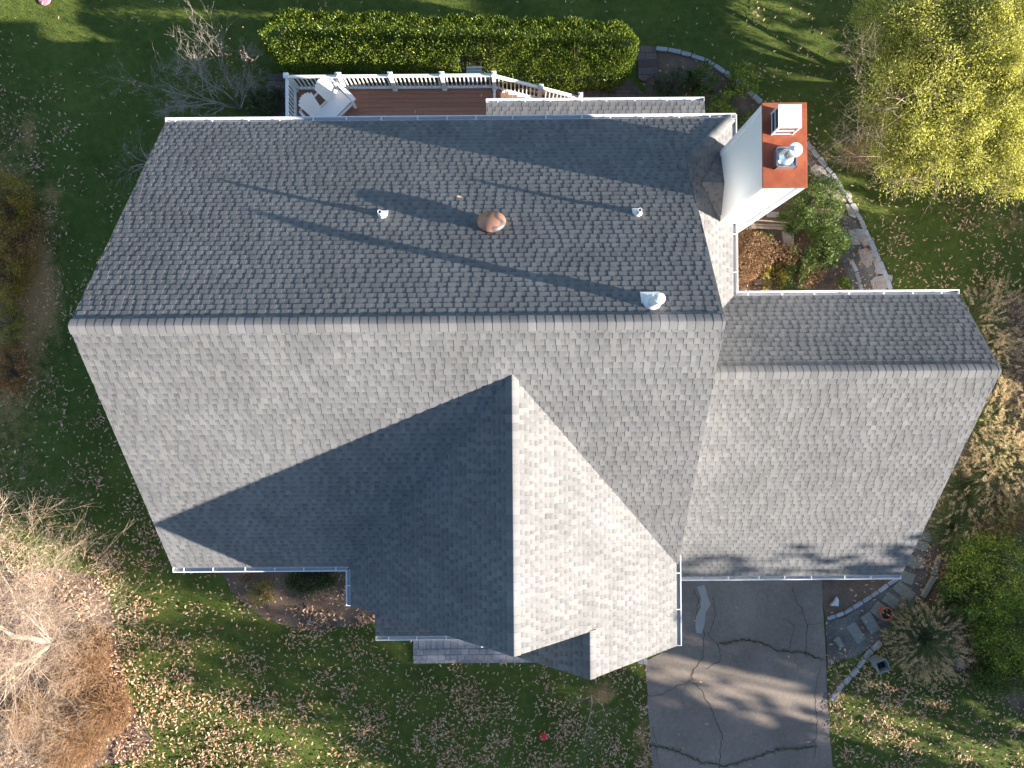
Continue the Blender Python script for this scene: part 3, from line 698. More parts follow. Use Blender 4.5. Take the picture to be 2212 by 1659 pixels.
# roof vents
def on_back(x, y): return ZR - (y - YR) * pB
def vent(x, y, h, r_, label, cap=0):
    z = on_back(x, y); mb = MB(); mb.tube((x, y, z - .05), (x, y, z + h), r_, r_, 18, cap=False)
    mb.tube((x, y, z + h), (x, y, z - .05), r_ * .8, r_ * .8, 18, cap=False)
    mb.lathe([(r_, h), (r_ * .8, h)], 18, (x, y, z))
    if cap: mb.lathe([(r_ * 1.0, h - .16), (r_ * 1.25, h - .12), (r_ * 1.3, h), (r_ * 1.1, h + .03), (r_ * .5, h + .045), (0, h + .045)], 24, (x, y, z))
    v_ = tag(mb.build('vent_pipe', M['vinyl'] if not cap else M['white'], house), label)
    fl = MB(); cs = 1 / math.sqrt(1 + pB * pB); U = Vector((0, -cs, pB * cs)); N = Vector((0, pB * cs, cs)); o = Vector((x, y, z)) + N * .028
    a, b_, c_ = (-1.0, 1.1, .30)
    w_ = r_ * 2.3
    fl.add([o + Vector((-w_, 0, 0)) - U * r_ * 3.2, o + Vector((w_, 0, 0)) - U * r_ * 3.2, o + Vector((w_, 0, 0)) + U * .02, o + Vector((-w_, 0, 0)) + U * .02] +
           [o + Vector((-w_, 0, 0)) - U * r_ * 3.2 - N * .03, o + Vector((w_, 0, 0)) - U * r_ * 3.2 - N * .03, o + Vector((w_, 0, 0)) + U * .02 - N * .03, o + Vector((-w_, 0, 0)) + U * .02 - N * .03],
           [(3, 2, 1, 0), (0, 1, 5, 4), (1, 2, 6, 5), (2, 3, 7, 6), (3, 0, 4, 7)])
    fl.lathe([(r_ * 2.1, -r_ * .6), (r_ * 1.9, r_ * .9), (r_ * 1.05, r_ * 1.7)], 20, (x, y, z + .01))
    fl.build('flashing', M['white'] if cap else M['vinyl'], v_)
vent(-2.76, 3.65, .36, .045, 'short white vent pipe nearer the left on the rear slope')
vent(2.73, 3.65, .34, .045, 'short white vent pipe nearer the chimney on the rear slope')
vent(2.72, 1.55, .74, .085, 'tall capped white vent pipe close to the ridge', 1)
# attic fan dome on the slope
fx, fy = -.41, 3.36; fz = on_back(fx, fy)
fm = MB(); fm.lathe([(.24, -.02), (.23, .09), (.24, .10)], 28)
fan = fm.build('roof_fan', M['darksteel'], house, loc=(fx, fy, fz)); fan.rotation_euler = (-math.atan(pB), 0, 0)
dm = MB(); prof = [(.24, .09), (.300, .095), (.312, .115), (.31, .13)] + [(.31 * math.cos(a), .13 + .125 * math.sin(a)) for a in np.linspace(.1, math.pi / 2, 9)]
dm.lathe(prof, 36).build('fan_dome', M['copper'], fan, smooth=True)
tag(fan, 'round mushroom shaped attic fan with a mottled copper dome')

# ================================================================== DECK
DZ = 1.5
deck = empty('deck', (-3.6, 7.8, 0), 'brown plank deck with white railing and stairs behind the house', 'deck')
off = Vector((3.6, -7.8, 0)); 
def dk(mb, name, mat, parent=deck, bevel=0):
    mb.v = [(x + off.x, y + off.y, z) for x, y, z in mb.v]; return mb.build(name, mat, parent, bevel=bevel)
mb = MB(); y = 6.22; rr = random.Random(4)
while y < 9.24:
    x = -6.66
    xe = -.28
    mid = rr.choice([-4.4, -2.9, -3.6])
    mb.box(x, mid - .002, y, y + .133, DZ - .03, DZ); mb.box(mid + .002, xe, y, y + .133, DZ - .03, DZ); y += .14
dk(mb, 'floor', M['deck'])
mb = MB(); mb.box(-6.69, -6.65, 6.3, 9.26, DZ - .28, DZ - .01); mb.box(-6.69, -.30, 9.245, 9.285, DZ - .28, DZ - .01); dk(mb, 'skirt_board', M['white'])
for x in (-6.5, -4.5, -2.5, -.5):
    mb = MB(); mb.box(x - .07, x + .07, 8.9, 9.04, 0, DZ - .03); dk(mb, 'support_post', M['darkwood'])
RY, RX, RT = 9.17, -6.61, 2.42
mb = MB(); mb.bar((RX, RY, RT), (-.47, RY, RT), .085, .06); dk(mb, 'top_rail', M['vinyl'], bevel=.006)
mb = MB(); mb.bar((RX, RY, DZ + .10), (-.47, RY, DZ + .10), .06, .07); dk(mb, 'bottom_rail', M['vinyl'])
mb = MB(); mb.bar((RX, RY, RT), (RX, 6.3, RT), .085, .06); dk(mb, 'top_rail', M['vinyl'], bevel=.006)
mb = MB(); mb.bar((RX, RY, DZ + .10), (RX, 6.3, DZ + .10), .06, .07); dk(mb, 'bottom_rail', M['vinyl'])
mb = MB(); mb.bar((-.47, RY, DZ + .06), (-.47, 8.15, DZ + .06), .07, .06); dk(mb, 'gate_sill', M['vinyl'])
bal = None
def baluster(x, y, z0_, z1_):
    global bal
    if bal is None:
        mb = MB(); mb.box(-.018, .018, -.018, .018, 0, 1); bal = mb.build('baluster', M['vinyl'], deck); b_ = bal
    else: b_ = link_copy(bal, parent=deck)
    b_.location = (x + off.x, y + off.y, z0_); b_.scale = (1, 1, z1_ - z0_)
posts = [(RX, RY, 2.56), (-5.06, RY, 2.56), (-3.54, RY, 2.56), (-2.01, RY, 2.56), (-.47, RY, 2.56)]
SX0, SX1 = -.30, 1.80
def stair_z(x): return DZ - (x - SX0) * (DZ - .05) / (SX1 - SX0)
posts += [(.97, RY, stair_z(.97) + 1.0), (2.25, RY, .98)]
for i, (x, y, zt) in enumerate(posts):
    zb = DZ if i < 5 else 0.03
    mb = MB(); mb.box(x - .055, x + .055, y - .055, y + .055, zb - .2 if i < 5 else zb, zt - .06); p_ = dk(mb, 'post', M['vinyl'])
    mb = MB(); mb.box(x - .075, x + .075, y - .075, y + .075, zt - .06, zt - .02); mb.add([(x - .07, y - .07, zt - .02), (x + .07, y - .07, zt - .02), (x + .07, y + .07, zt - .02), (x - .07, y + .07, zt - .02), (x, y, zt + .015)], [(0, 1, 4), (1, 2, 4), (2, 3, 4), (3, 0, 4)])
    dk(mb, 'post_cap', M['vinyl'], p_)
    if i < 5:
        mb = MB(); mb.box(x - .075, x + .075, y - .075, y + .075, DZ, DZ + .05); dk(mb, 'post_base', M['vinyl'], p_)
for a, b_ in zip(posts[:4], posts[1:5]):
    n = 11
    for k in range(1, n + 1): baluster(a[0] + (b_[0] - a[0]) * k / (n + 1), RY, DZ + .1, RT)
for k in range(1, 22): baluster(RX, RY - k * .128, DZ + .1, RT)
za, zb = 2.36, stair_z(2.2) + .92
mb = MB(); mb.bar((-.45, RY, za), (2.25, RY, zb), .085, .06); dk(mb, 'stair_rail', M['vinyl'])
mb = MB(); mb.bar((-.45, RY, za - .80), (2.25, RY, zb - .80), .05, .07); dk(mb, 'stair_bottom_rail', M['vinyl'])
for k in range(1, 22):
    x = -.45 + k * .1225
    if abs(x - .97) > .07: baluster(x, RY, za - .80 + (zb - za) * (x + .45) / 2.7, za + (zb - za) * (x + .45) / 2.7)
for k in range(8):
    z = DZ - (k + 1) * .175 + .02; x = SX0 + k * .262
    mb = MB(); mb.box(x, x + .125, 8.28, 9.1, z - .03, z); mb.box(x + .131, x + .268, 8.28, 9.1, z - .03, z); dk(mb, 'stair_tread', M['deck'])
for y in (8.26, 9.11):
    mb = MB(); mb.bar((SX0, y, DZ - .25), (SX1 + .1, y, .0), .03, .28); dk(mb, 'stringer', M['white'])

# ---- double fan-back chair
chair = empty('double_chair', (-5.52, 8.42, DZ + .001), 'white double fan back garden chair at the deck corner', 'garden chair', rz=R(44))
W2 = .66
def seat_pt(x, t_, z): return (x, t_, z)
mb = MB()
for k in range(6):
    y0 = -.33 + k * .092; z = .37 - (y0 + .33) * .22
    mb.bar((-W2, y0 + .045, z), (W2, y0 + .045, z), .086, .022)
mb.build('seat', M['vinyl'], chair, bevel=.004)
for s_, cx in ((-1, -.335), (1, .335)):
    mb = MB()
    for k in range(7):
        f = (k - 3) / 3; a0 = cx + f * .17; a1 = cx + f * .26; L = .80 - .13 * f * f
        bd = Vector((a1 - a0, .42, .86)).normalized()
        p = Vector((a0, .20, .24)); q = p + bd * L
        d_ = bd; sx = Vector((1, 0, 0)) - d_ * d_.x; sx.normalize(); n_ = sx.cross(d_).normalized() * .011
        wa, wb = .026, .040
        tip = q + bd * .02
        vs = [p - sx * wa, p + sx * wa, q + sx * wb, tip + sx * wb * .5, tip - sx * wb * .5, q - sx * wb]
        mb.add([v - n_ for v in vs] + [v + n_ for v in vs], [tuple(range(5, -1, -1)), tuple(range(6, 12))] + [(i, (i + 1) % 6, 6 + (i + 1) % 6, 6 + i) for i in range(6)])
    mb.build('backrest', M['vinyl'], chair)
mb = MB(); mb.bar((-W2, .47, .60), (W2, .47, .60), .03, .07); mb.bar((-.6, .25, .30), (.6, .25, .30), .03, .08); mb.build('back_brace', M['vinyl'], chair)
mb = MB(); mb.bar((-W2, -.37, .31), (W2, -.37, .31), .025, .12); mb.build('apron', M['vinyl'], chair)
for s_ in (-1, 1):
    x = s_ * (W2 + .06)
    out = [(x - .06, -.45), (x + .06, -.45), (x + .075, -.30), (x + .06, -.05), (x + .02, .30), (x - .0, .48), (x - .05, .48), (x - .05, .2), (x - .07, -.2)]
    if s_ < 0: out = [(-px_, py_) for px_, py_ in [(abs(a) if True else a, b_) for a, b_ in [(x_ * s_, y_) for x_, y_ in [(2 * x - a_, b2) for a_, b2 in out]]]]
    mb = MB(); mb.poly(ccw(out), .55, .575); mb.build('armrest', M['vinyl'], chair, bevel=.004)
    mb = MB(); mb.bar((s_ * W2, -.40, 0), (s_ * W2, -.38, .55), .03, .09, up=(1, 0, 0)); mb.build('front_leg', M['vinyl'], chair)
    mb = MB(); mb.bar((s_ * (W2 - .02), -.38, .30), (s_ * (W2 - .02), .62, .02), .03, .11); mb.build('rear_leg', M['vinyl'], chair)
    mb = MB(); mb.bar((s_ * W2, .46, .05), (s_ * W2, .46, .55), .03, .06, up=(1, 0, 0)); mb.build('arm_support', M['vinyl'], chair)

# ---- grill, poles
gx, gy = -1.12, 9.86
gr = empty('grill', (gx, gy, .05), 'grey covered grill on the patio behind the deck railing', 'grill')
mb = MB(); n = 14; hw = .24
for i in range(n):
    a0, a1 = math.pi * i / n, math.pi * (i + 1) / n
    q = [(-hw, .27 * math.cos(a0), .85 + .24 * math.sin(a0)), (hw, .27 * math.cos(a0), .85 + .24 * math.sin(a0)), (hw, .27 * math.cos(a1), .85 + .24 * math.sin(a1)), (-hw, .27 * math.cos(a1), .85 + .24 * math.sin(a1))]
    mb.add(q, [(0, 1, 2, 3)])
for x in (-hw, hw): mb.add([(x, .27 * math.cos(math.pi * i / n), .85 + .24 * math.sin(math.pi * i / n)) for i in range(n + 1)], [tuple(range(n + 1))])
mb.build('lid', M['steel'], gr)
MB().box(-.24, .24, -.26, .26, .60, .85).build('firebox', M['darksteel'], gr)
for s_ in (-1, 1): MB().box(min(s_ * .25, s_ * .50), max(s_ * .25, s_ * .50), -.2, .2, .80, .83).build('side_shelf', M['darksteel'], gr)
for sx in (-1, 1):
    for sy in (-1, 1): MB().box(sx * .2 - .015, sx * .2 + .015, sy * .2 - .015, sy * .2 + .015, 0, .60).build('leg', M['darksteel'], gr)
MB().tube((-.15, -.29, .93), (.15, -.29, .93), .012).build('handle', M['steel'], gr)
def pole(b_, t_, label):
    b_ = Vector(b_); t_ = Vector(t_); o = empty('garden_pole', b_, label, 'pole')
    MB().tube((0, 0, 0), t_ - b_, .018, .018, 8).build('shaft', M['darksteel'], o)
    d_ = t_ - b_; sp = MB(); sp.lathe([(.035 * math.sin(a), -.035 * math.cos(a)) for a in np.linspace(.05, math.pi - .05, 8)], 12, tuple(d_)); sp.build('knob', M['white'], o, smooth=True)
pole((-2.2, 9.5, .05), (-1.56, 10.05, 1.45), 'dark leaning pole with white knob beside the grill')
pole((-4.9, 9.55, .05), (-5.45, 9.75, 1.3), 'dark leaning pole against the hedge behind the left deck railing')

# ================================================================== STONES, POTS
rr = random.Random(9)
def block_run(pts, z, size, label, group, gap=.03, mat='stone'):
    pts = [np.array(G(*p)) for p in pts]; seg = []; 
    for a, b_ in zip(pts[:-1], pts[1:]): seg.append(np.linalg.norm(b_ - a))
    tot = sum(seg); s_ = 0; 
    def at(s):
        for (a, b_), l in zip(zip(pts[:-1], pts[1:]), seg):
            if s <= l: return a + (b_ - a) * s / l, (b_ - a) / l
            s -= l
        return pts[-1], (pts[-1] - pts[-2]) / seg[-1]
    while s_ < tot - size[0] * .5:
        L = size[0] * rr.uniform(.8, 1.15); p, d_ = at(s_ + L / 2); mb = MB(); w_ = size[1] * rr.uniform(.85, 1.1) / 2; l_ = L / 2 - gap / 2
        pl = [(-l_ + rr.uniform(0, .02), -w_), (l_ - rr.uniform(0, .02), -w_ + rr.uniform(0, .01)), (l_, -w_ * .5), (l_, w_ * .6), (l_ - rr.uniform(0, .02), w_), (-l_ + rr.uniform(0, .02), w_ - rr.uniform(0, .01)), (-l_, w_ * .4), (-l_, -w_ * .6)]
        mb.poly(pl, -.03, size[2] * rr.uniform(.85, 1.1))
        o = mb.build('edging_block', M[mat], loc=(p[0], p[1], z), bevel=.012); o.rotation_euler = (rr.uniform(-.03, .03), rr.uniform(-.03, .03), math.atan2(d_[1], d_[0]) + rr.uniform(-.05, .05))
        tag(o, label, 'edging block', group); s_ += L
block_run([(1416, 106), (1450, 110), (1490, 120), (1530, 135), (1570, 160), (1610, 190), (1642, 222)], 0, (.42, .15, .08), 'grey granite block in the curved edging near the hedge end', 'granite blocks of the curved edging behind the house')
block_run([(1740, 308), (1765, 338), (1800, 382), (1830, 428), (1860, 480), (1885, 535), (1908, 585), (1925, 630), (1940, 670)], 0, (.36, .14, .08), 'grey granite block in the curved edging below the big yellow-green tree', 'granite blocks of the curved edging by the gravel path')
block_run([(1786, 1336), (1825, 1322), (1865, 1298), (1900, 1275), (1935, 1250)], 0, (.34, .13, .07), 'small grey edging block bordering the mulch bed by the garage', 'blocks along the mulch bed by the garage')
block_run([(1793, 1512), (1815, 1483), (1845, 1450), (1875, 1412), (1902, 1384)], 0, (.40, .15, .08), 'grey edging block in the straight run between driveway and tall grass', 'blocks between the driveway and the grass clump')
block_run([(1990, 1290), (2008, 1260), (2022, 1220), (2026, 1185)], 0, (.85, .16, .10), 'long grey edging block on the outer side of the slab path', 'long blocks beside the slab path', mat='slab')
block_run([(1838, 560), (1850, 590), (1862, 630), (1868, 665)], 0, (.40, .12, .05), 'narrow grey edging block inside the gravel path', 'narrow blocks inside the gravel path')
def stone(cu, cv, outline, z, h, mat, name, label, cat, group=None, rot=0):
    cx, cy = G(cu, cv); k = HC / F; c, s = math.cos(R(rot)), math.sin(R(rot))
    pl = [((x * c - y * s) * k, (x * s + y * c) * k) for x, y in outline]
    o = MB().poly(ccw(pl), 0, h).build(name, M[mat], loc=(cx, cy, z), bevel=.01); return tag(o, label, cat, group)
fl = [(1768, 372, [(-18, 8), (-8, 16), (10, 10), (16, -2), (8, -14), (-10, -8)], 'pale flagstone nearest the chimney on the gravel path'),
      (1785, 392, [(-14, 14), (4, 16), (14, 6), (12, -22), (2, -26), (-10, -8)], 'grey flagstone partly under the green bush'),
      (1818, 424, [(-24, 6), (-10, 14), (14, 12), (22, 0), (12, -12), (-16, -12)], 'rough flagstone touching the curved edging'),
      (1838, 452, [(-14, 10), (8, 12), (16, -4), (8, -20), (-6, -14)], 'small flagstone beside the curved edging'),
      (1843, 511, [(-14, 14), (4, 14), (14, -18), (-4, -18), (-8, 0)], 'narrow grey flagstone, inner one of a pair'),
      (1862, 511, [(-20, 16), (6, 16), (26, -14), (2, -22), (-12, 0)], 'pale flagstone, outer one of a pair'),
      (1870, 552, [(-18, 12), (2, 16), (16, -6), (4, -26), (-12, -14)], 'grey flagstone left of the long tan one'),
      (1893, 566, [(-16, 26), (0, 24), (6, 4), (18, -14), (12, -30), (0, -32), (-6, -6)], 'long tan flagstone on the gravel path'),
      (1903, 612, [(-24, 6), (-8, 20), (24, 18), (22, 4), (4, -20), (-18, -14)], 'large grey flagstone nearest the garage gutter')]
for u, v, ol, lb in fl: stone(u, v, ol, .015, .05, 'flag', 'flagstone', lb, 'flagstone', 'flagstones on the gravel path')
sl_ = [(1993, 1158, 36, 18, -8, 'farthest concrete slab, at the garage roof edge'), (1988, 1178, 30, 20, -10, 'dark concrete slab beside the garage roof edge, second in the row'),
       (1972, 1213, 44, 24, -14, 'third concrete slab of the path, below the dark one'), (1951, 1244, 46, 24, -22, 'concrete slab beside the garage gutter end'), (1952, 1277, 46, 24, -40, 'concrete slab under the gutter corner, by the tall grass'),
       (1924, 1297, 32, 24, -38, 'small concrete slab next to the terracotta pot'), (1902, 1321, 40, 28, -40, 'concrete slab under the terracotta pot'), (1879, 1345, 24, 44, 32, 'pale concrete slab between pot and weathered slab'),
       (1848, 1366, 22, 44, 32, 'pale stained concrete slab toward the driveway'), (1812, 1387, 12, 26, 30, 'broken concrete piece nearest the driveway')]
for u, v, a, b_, rot, lb in sl_: stone(u, v, [(-a / 2, -b_ / 2), (a / 2, -b_ / 2), (a / 2, b_ / 2), (-a / 2, b_ / 2)], .015, .04, 'slab', 'concrete_slab', lb, 'slab', 'slabs of the garage side path', rot)
o = stone(1800, 1300, [(-9, -6), (8, -7), (9, 4), (6, 12), (0, 4)], .01, .12, 'whiterock', 'rock', 'white rock lying on the mulch bed by the driveway', 'rock')
o = stone(2070, 1430, [(-8, -8), (7, -10), (10, 6), (-3, 9)], .01, .12, 'stone', 'rock', 'grey rock in the leaves at the edge of the tall grass clump', 'rock')
# wooden planter/step pieces and flat dark stones in the east bed
x, y = G(1650, 492); wt = empty('garden_bench', (x, y, 0), 'weathered wooden bench in the bed south of the chimney', 'bench', rz=R(-3))
MB().bar((-.55, 0, .42), (.55, 0, .42), .06, .03).bar((-.55, -.09, .42), (.55, -.09, .42), .09, .03).build('seat', M['darkwood'], wt)
MB().bar((-.60, .09, .62), (.60, .05, .60), .03, .10).build('backrest', M['darkwood'], wt)
for sx in (-1, 1): MB().box(sx * .48 - .03, sx * .48 + .03, -.12, .06, 0, .41).build('leg', M['darkwood'], wt)
stone(1700, 520, [(-12, 22), (12, 20), (14, -20), (-8, -24)], .01, .08, 'flag', 'flagstone', 'pale stepping stone beside the wooden bench', 'flagstone')
stone(1695, 580, [(-14, -10), (-4, 12), (14, 22), (10, 2), (2, -14)], .01, .20, 'crack', 'rock', 'black rock in the rust coloured plants', 'rock')
stone(1645, 610, [(-18, -6), (18, -6), (18, 6), (-18, 6)], .01, .15, 'darkwood', 'timber_block', 'short brown timber block near the garage gutter', 'timber')
stone(1668, 465, [(-12, 6), (12, 6), (12, -6), (-12, -6)], .01, .1, 'flag', 'flagstone', 'small square stone beside the chimney foot', 'flagstone')
# pot
x, y = G(1904, 1319); pot = empty('flower_pot', (x, y, .055), 'round terracotta pot with dead leaves on a path slab', 'flower pot')
MB().lathe([(0, 0), (.14, 0), (.19, .26), (.215, .26), (.215, .32), (.185, .32), (.18, .24), (0, .24)], 28).build('pot', M['terracotta'], pot)
MB().lathe([(0, .245), (.178, .245)], 20).build('soil', M['soil'], pot)
lr = np.random.default_rng(3); P_ = np.c_[lr.normal(size=(7, 2)) * .05, np.full(7, .26)]
npmesh('dead_leaf', leaf_verts(P_, unit(np.c_[lr.normal(size=(7, 2)), np.full(7, .3)]), .12, .05, lr), 4, M['dead'], pot)
# square planter, flaring upward
x, y = G(1887, 1424); pl_ = empty('planter', (x, y, .0), 'tall grey square planter by the edging blocks', 'planter', rz=R(20))
mb = MB(); a, b_, h = .13, .19, .62
mb.add([(-a, -a, 0), (a, -a, 0), (a, a, 0), (-a, a, 0), (-b_, -b_, h), (b_, -b_, h), (b_, b_, h), (-b_, b_, h), (-.174, -.174, h), (.174, -.174, h), (.174, .174, h), (-.174, .174, h), (-.15, -.15, .36), (.15, -.15, .36), (.15, .15, .36), (-.15, .15, .36)],
       [(0, 3, 2, 1)] + [(i, (i + 1) % 4, 4 + (i + 1) % 4, 4 + i) for i in range(4)] + [(4 + i, 4 + (i + 1) % 4, 8 + (i + 1) % 4, 8 + i) for i in range(4)] + [(8 + i, 8 + (i + 1) % 4, 12 + (i + 1) % 4, 12 + i) for i in range(4)])
mb.build('pot', M['greyceramic'], pl_); MB().box(-.148, .148, -.148, .148, .36, .38).build('soil', M['soil'], pl_)
P_ = lr.normal(size=(30, 3)) * .04 + np.array([-.05, .05, .40]); npmesh('sprout', leaf_verts(P_, unit(lr.normal(size=(30, 3)) + [0, 0, 1]), .07, .03, lr), 4, M['darkgreen'], pl_)
# discs / balls
x, y = G(1174.5, 1590); fd = MB().lathe([(0, .025), (.10, .025), (.125, .018), (.135, .0), (.128, .0), (.118, .012), (0, .018)], 30).build('flying_disc', M['red'], loc=(x, y, .02), smooth=True)
tag(fd, 'red flying disc lying on the leafy front lawn', 'flying disc')
x, y = G(97, -1); pb = MB().lathe([(0, .03), (.16, .03), (.2, .02), (.21, 0), (.19, 0), (.17, .015), (0, .02)], 30).build('flying_disc', M['pink'], loc=(x, y, .02), smooth=True)
tag(pb, 'pink flying disc at the top left edge of the lawn', 'flying disc')

# ================================================================== GRASS BLADES + LEAF LITTER
rng = np.random.default_rng(77)
def inpoly(x, y, poly):
    ins = np.zeros(len(x), bool); n = len(poly)
    for i in range(n):
        x0, y0 = poly[i]; x1, y1 = poly[(i + 1) % n]
        if y0 == y1: continue
        c_ = ((y0 > y) != (y1 > y)) & (x < (x1 - x0) * (y - y0) / (y1 - y0) + x0); ins ^= c_
    return ins
W_ = lambda L: [G(*p) for p in L]
beds = [W_(BED_L), W_(BED_F), W_(BED_E), W_(BED_G), W_(PATH_G), W_(BED_R), W_(DRIVE), FW, FW2, PW, PB]
houses = [[(-8.1, -4.1), (3.8, -4.1), (3.8, 6.1), (-8.1, 6.1)], [(3.8, -5), (10.6, -5), (10.6, 1.8), (3.8, 1.8)], [(-3.7, -6.2), (3.7, -6.2), (3.7, -4), (-3.7, -4)], [(3, 1.5), (5.2, 1.5), (5.2, 6.2), (3, 6.2)], [(-.6, 6), (5.4, 6), (5.4, 7.9), (-.6, 7.9)]]
n = 330000; x = rng.uniform(-17.5, 17.5, n); y = rng.uniform(-13, 13, n); keep = np.ones(n, bool)
for p in beds + houses: keep &= ~inpoly(x, y, p)
keep &= rng.random(n) > dryness(x, y) * .95
# thin the part of the lawn the roofs hide
keep &= ~((x > -7.9) & (x < 3) & (y > -3.5) & (y < 6))
x, y = x[keep], y[keep]; n = len(x)
pn = np.sin(x * 1.3 + np.sin(y * .9) * 2) * np.sin(y * 1.1 + np.sin(x * .7) * 2)
P_ = np.c_[x, y, np.zeros(n)]; D_ = unit(np.c_[rng.normal(size=(n, 2)) * .8, .5 + rng.random(n)])
L_ = (.035 + .03 * rng.random(n)) * (1 + .25 * pn)
S_ = unit(np.cross(D_, rng.normal(size=(n, 3)))) * .006
tri = np.stack([P_ - S_, P_ + S_, P_ + D_ * L_[:, None]], 1).reshape(-1, 3)
tag(npmesh('grass', tri, 3, M['blade']), 'short mown grass covering the lawn', 'grass', kind='stuff')

dens = [(235, 1400, 110), (250, 1480, 110), (270, 1520, 110), (205, 1330, 60), (500, 1645, 95), (400, 1640, 100), (310, 1560, 90), (300, 1450, 60), (60, 350, 20), (30, 500, 28), (40, 650, 30), (60, 800, 22), (110, 600, 18), (200, 100, 1.0), (500, 60, .8), (900, 15, 1), (1400, 60, 1.5), (1700, 130, 3.5), (1820, 330, 8), (1950, 480, 11), (2100, 420, 22), (2150, 600, 20), (2050, 600, 15), (2190, 850, 14), (60, 420, 7), (150, 560, 9), (200, 450, 4), (300, 300, 1.5), (170, 650, 11), (100, 720, 9), (60, 900, 6), (140, 800, 9),
        (150, 950, 13), (250, 950, 20), (280, 1080, 26), (200, 1150, 30), (340, 1220, 30), (400, 1320, 22), (240, 1260, 40), (270, 1420, 60), (300, 1530, 60), (350, 1620, 60), (500, 1420, 24), (450, 1560, 40), (600, 1600, 45), (560, 1480, 32), (700, 1430, 26), (750, 1550, 40), (850, 1460, 24), (950, 1480, 16), (1000, 1600, 42),
        (1150, 1480, 18), (1100, 1600, 40), (1250, 1620, 48), (1350, 1500, 26), (1340, 1620, 40), (700, 1330, 60), (640, 1310, 40), (560, 1320, 20), (560, 1260, 10), (790, 1330, 22), (860, 1370, 18), (1810, 1520, 40), (1850, 1470, 38), (1920, 1450, 55), (1950, 1530, 48), (2050, 1480, 42), (1850, 1620, 45), (2000, 1620, 34), (2150, 1600, 24), (2100, 1540, 36),
        (1830, 1370, 3), (1800, 1280, 1), (1900, 1290, 6), (1700, 520, 4), (1790, 590, 22), (1650, 350, 2), (1500, 170, 3), (1500, 240, 2), (2060, 1200, 35), (2050, 1350, 22), (200, 1340, 10), (210, 1380, 14), (200, 1500, 22), (100, 1500, 15), (240, 1640, 60), (2180, 1200, 10), (1950, 30, 2), (1130, 180, .6)]
dp = np.array([(*G(a, b_), c_) for a, b_, c_ in dens])
n = 200000; x = rng.uniform(-17.5, 17.5, n); y = rng.uniform(-13, 13, n); area = 35 * 26
wt_ = 1 / (((x[:, None] - dp[:, 0]) ** 2 + (y[:, None] - dp[:, 1]) ** 2) + .15) ** 2; dn = (wt_ * dp[:, 2]).sum(1) / wt_.sum(1)
# clumpy factor
K = 900; kc = np.c_[rng.uniform(-17.5, 17.5, K), rng.uniform(-13, 13, K)]
cl = np.zeros(n)
for i in range(0, n, 4000):
    d2 = (x[i:i + 4000, None] - kc[:, 0]) ** 2 + (y[i:i + 4000, None] - kc[:, 1]) ** 2; cl[i:i + 4000] = np.exp(-d2 / .10).sum(1)
keep = rng.random(n) < dn * 2.6 * (.4 + 1.8 * cl) / (n / area)
for p in houses + [W_(DRIVE), FW, PB, PW]: keep &= ~inpoly(x, y, p)
x, y = x[keep], y[keep]; n = len(x)
def litter(x, y, z, rng, scale=1.0):
    n = len(x); a = rng.uniform(0, 2 * math.pi, n); L = (.08 + .06 * rng.random(n)) * scale; Wd = L * (.20 + .16 * rng.random(n)); tilt = rng.normal(size=n) * .22
    d = np.c_[np.cos(a) * np.cos(tilt), np.sin(a) * np.cos(tilt), np.sin(tilt)]; s = np.c_[-np.sin(a), np.cos(a), rng.normal(size=n) * .5]; s = unit(s)
    up = np.array([0, 0, 1.]); c = np.c_[x, y, z + .035 + .035 * rng.random(n)]; bend = (rng.normal(size=n) * .22)[:, None] * L[:, None]
    P0 = c - d * L[:, None] / 2 + up * np.abs(bend) * .6; P5 = c + d * L[:, None] / 2 + up * np.abs(bend) * .6; off_ = s * bend
    h = .25 * Wd[:, None] * up
    A1 = c - d * L[:, None] * .18 + s * Wd[:, None] / 2 + off_ * .5 + h; A2 = c + d * L[:, None] * .18 + s * Wd[:, None] / 2 + off_ * .5 + h
    B1 = c - d * L[:, None] * .18 - s * Wd[:, None] / 2 + off_ * .5 + h; B2 = c + d * L[:, None] * .18 - s * Wd[:, None] / 2 + off_ * .5 + h
    V = np.stack([P0, A1, A2, P5, B2, B1, c + off_ * .5], 1).reshape(-1, 3); b0 = np.arange(n)[:, None] * 7
    Fq = np.concatenate([b0 + np.array([[0, 1, 6]]), b0 + np.array([[1, 2, 6]]), b0 + np.array([[2, 3, 6]]), b0 + np.array([[3, 4, 6]]), b0 + np.array([[4, 5, 6]]), b0 + np.array([[5, 0, 6]])], 0)
    return V, Fq
V, Fq = litter(x, y, np.full(n, .02), rng)
tag(idxmesh('leaf_litter', V, Fq, M['dead']), 'tan willow shaped leaves scattered thickly over lawn and beds', 'fallen leaves', kind='stuff')
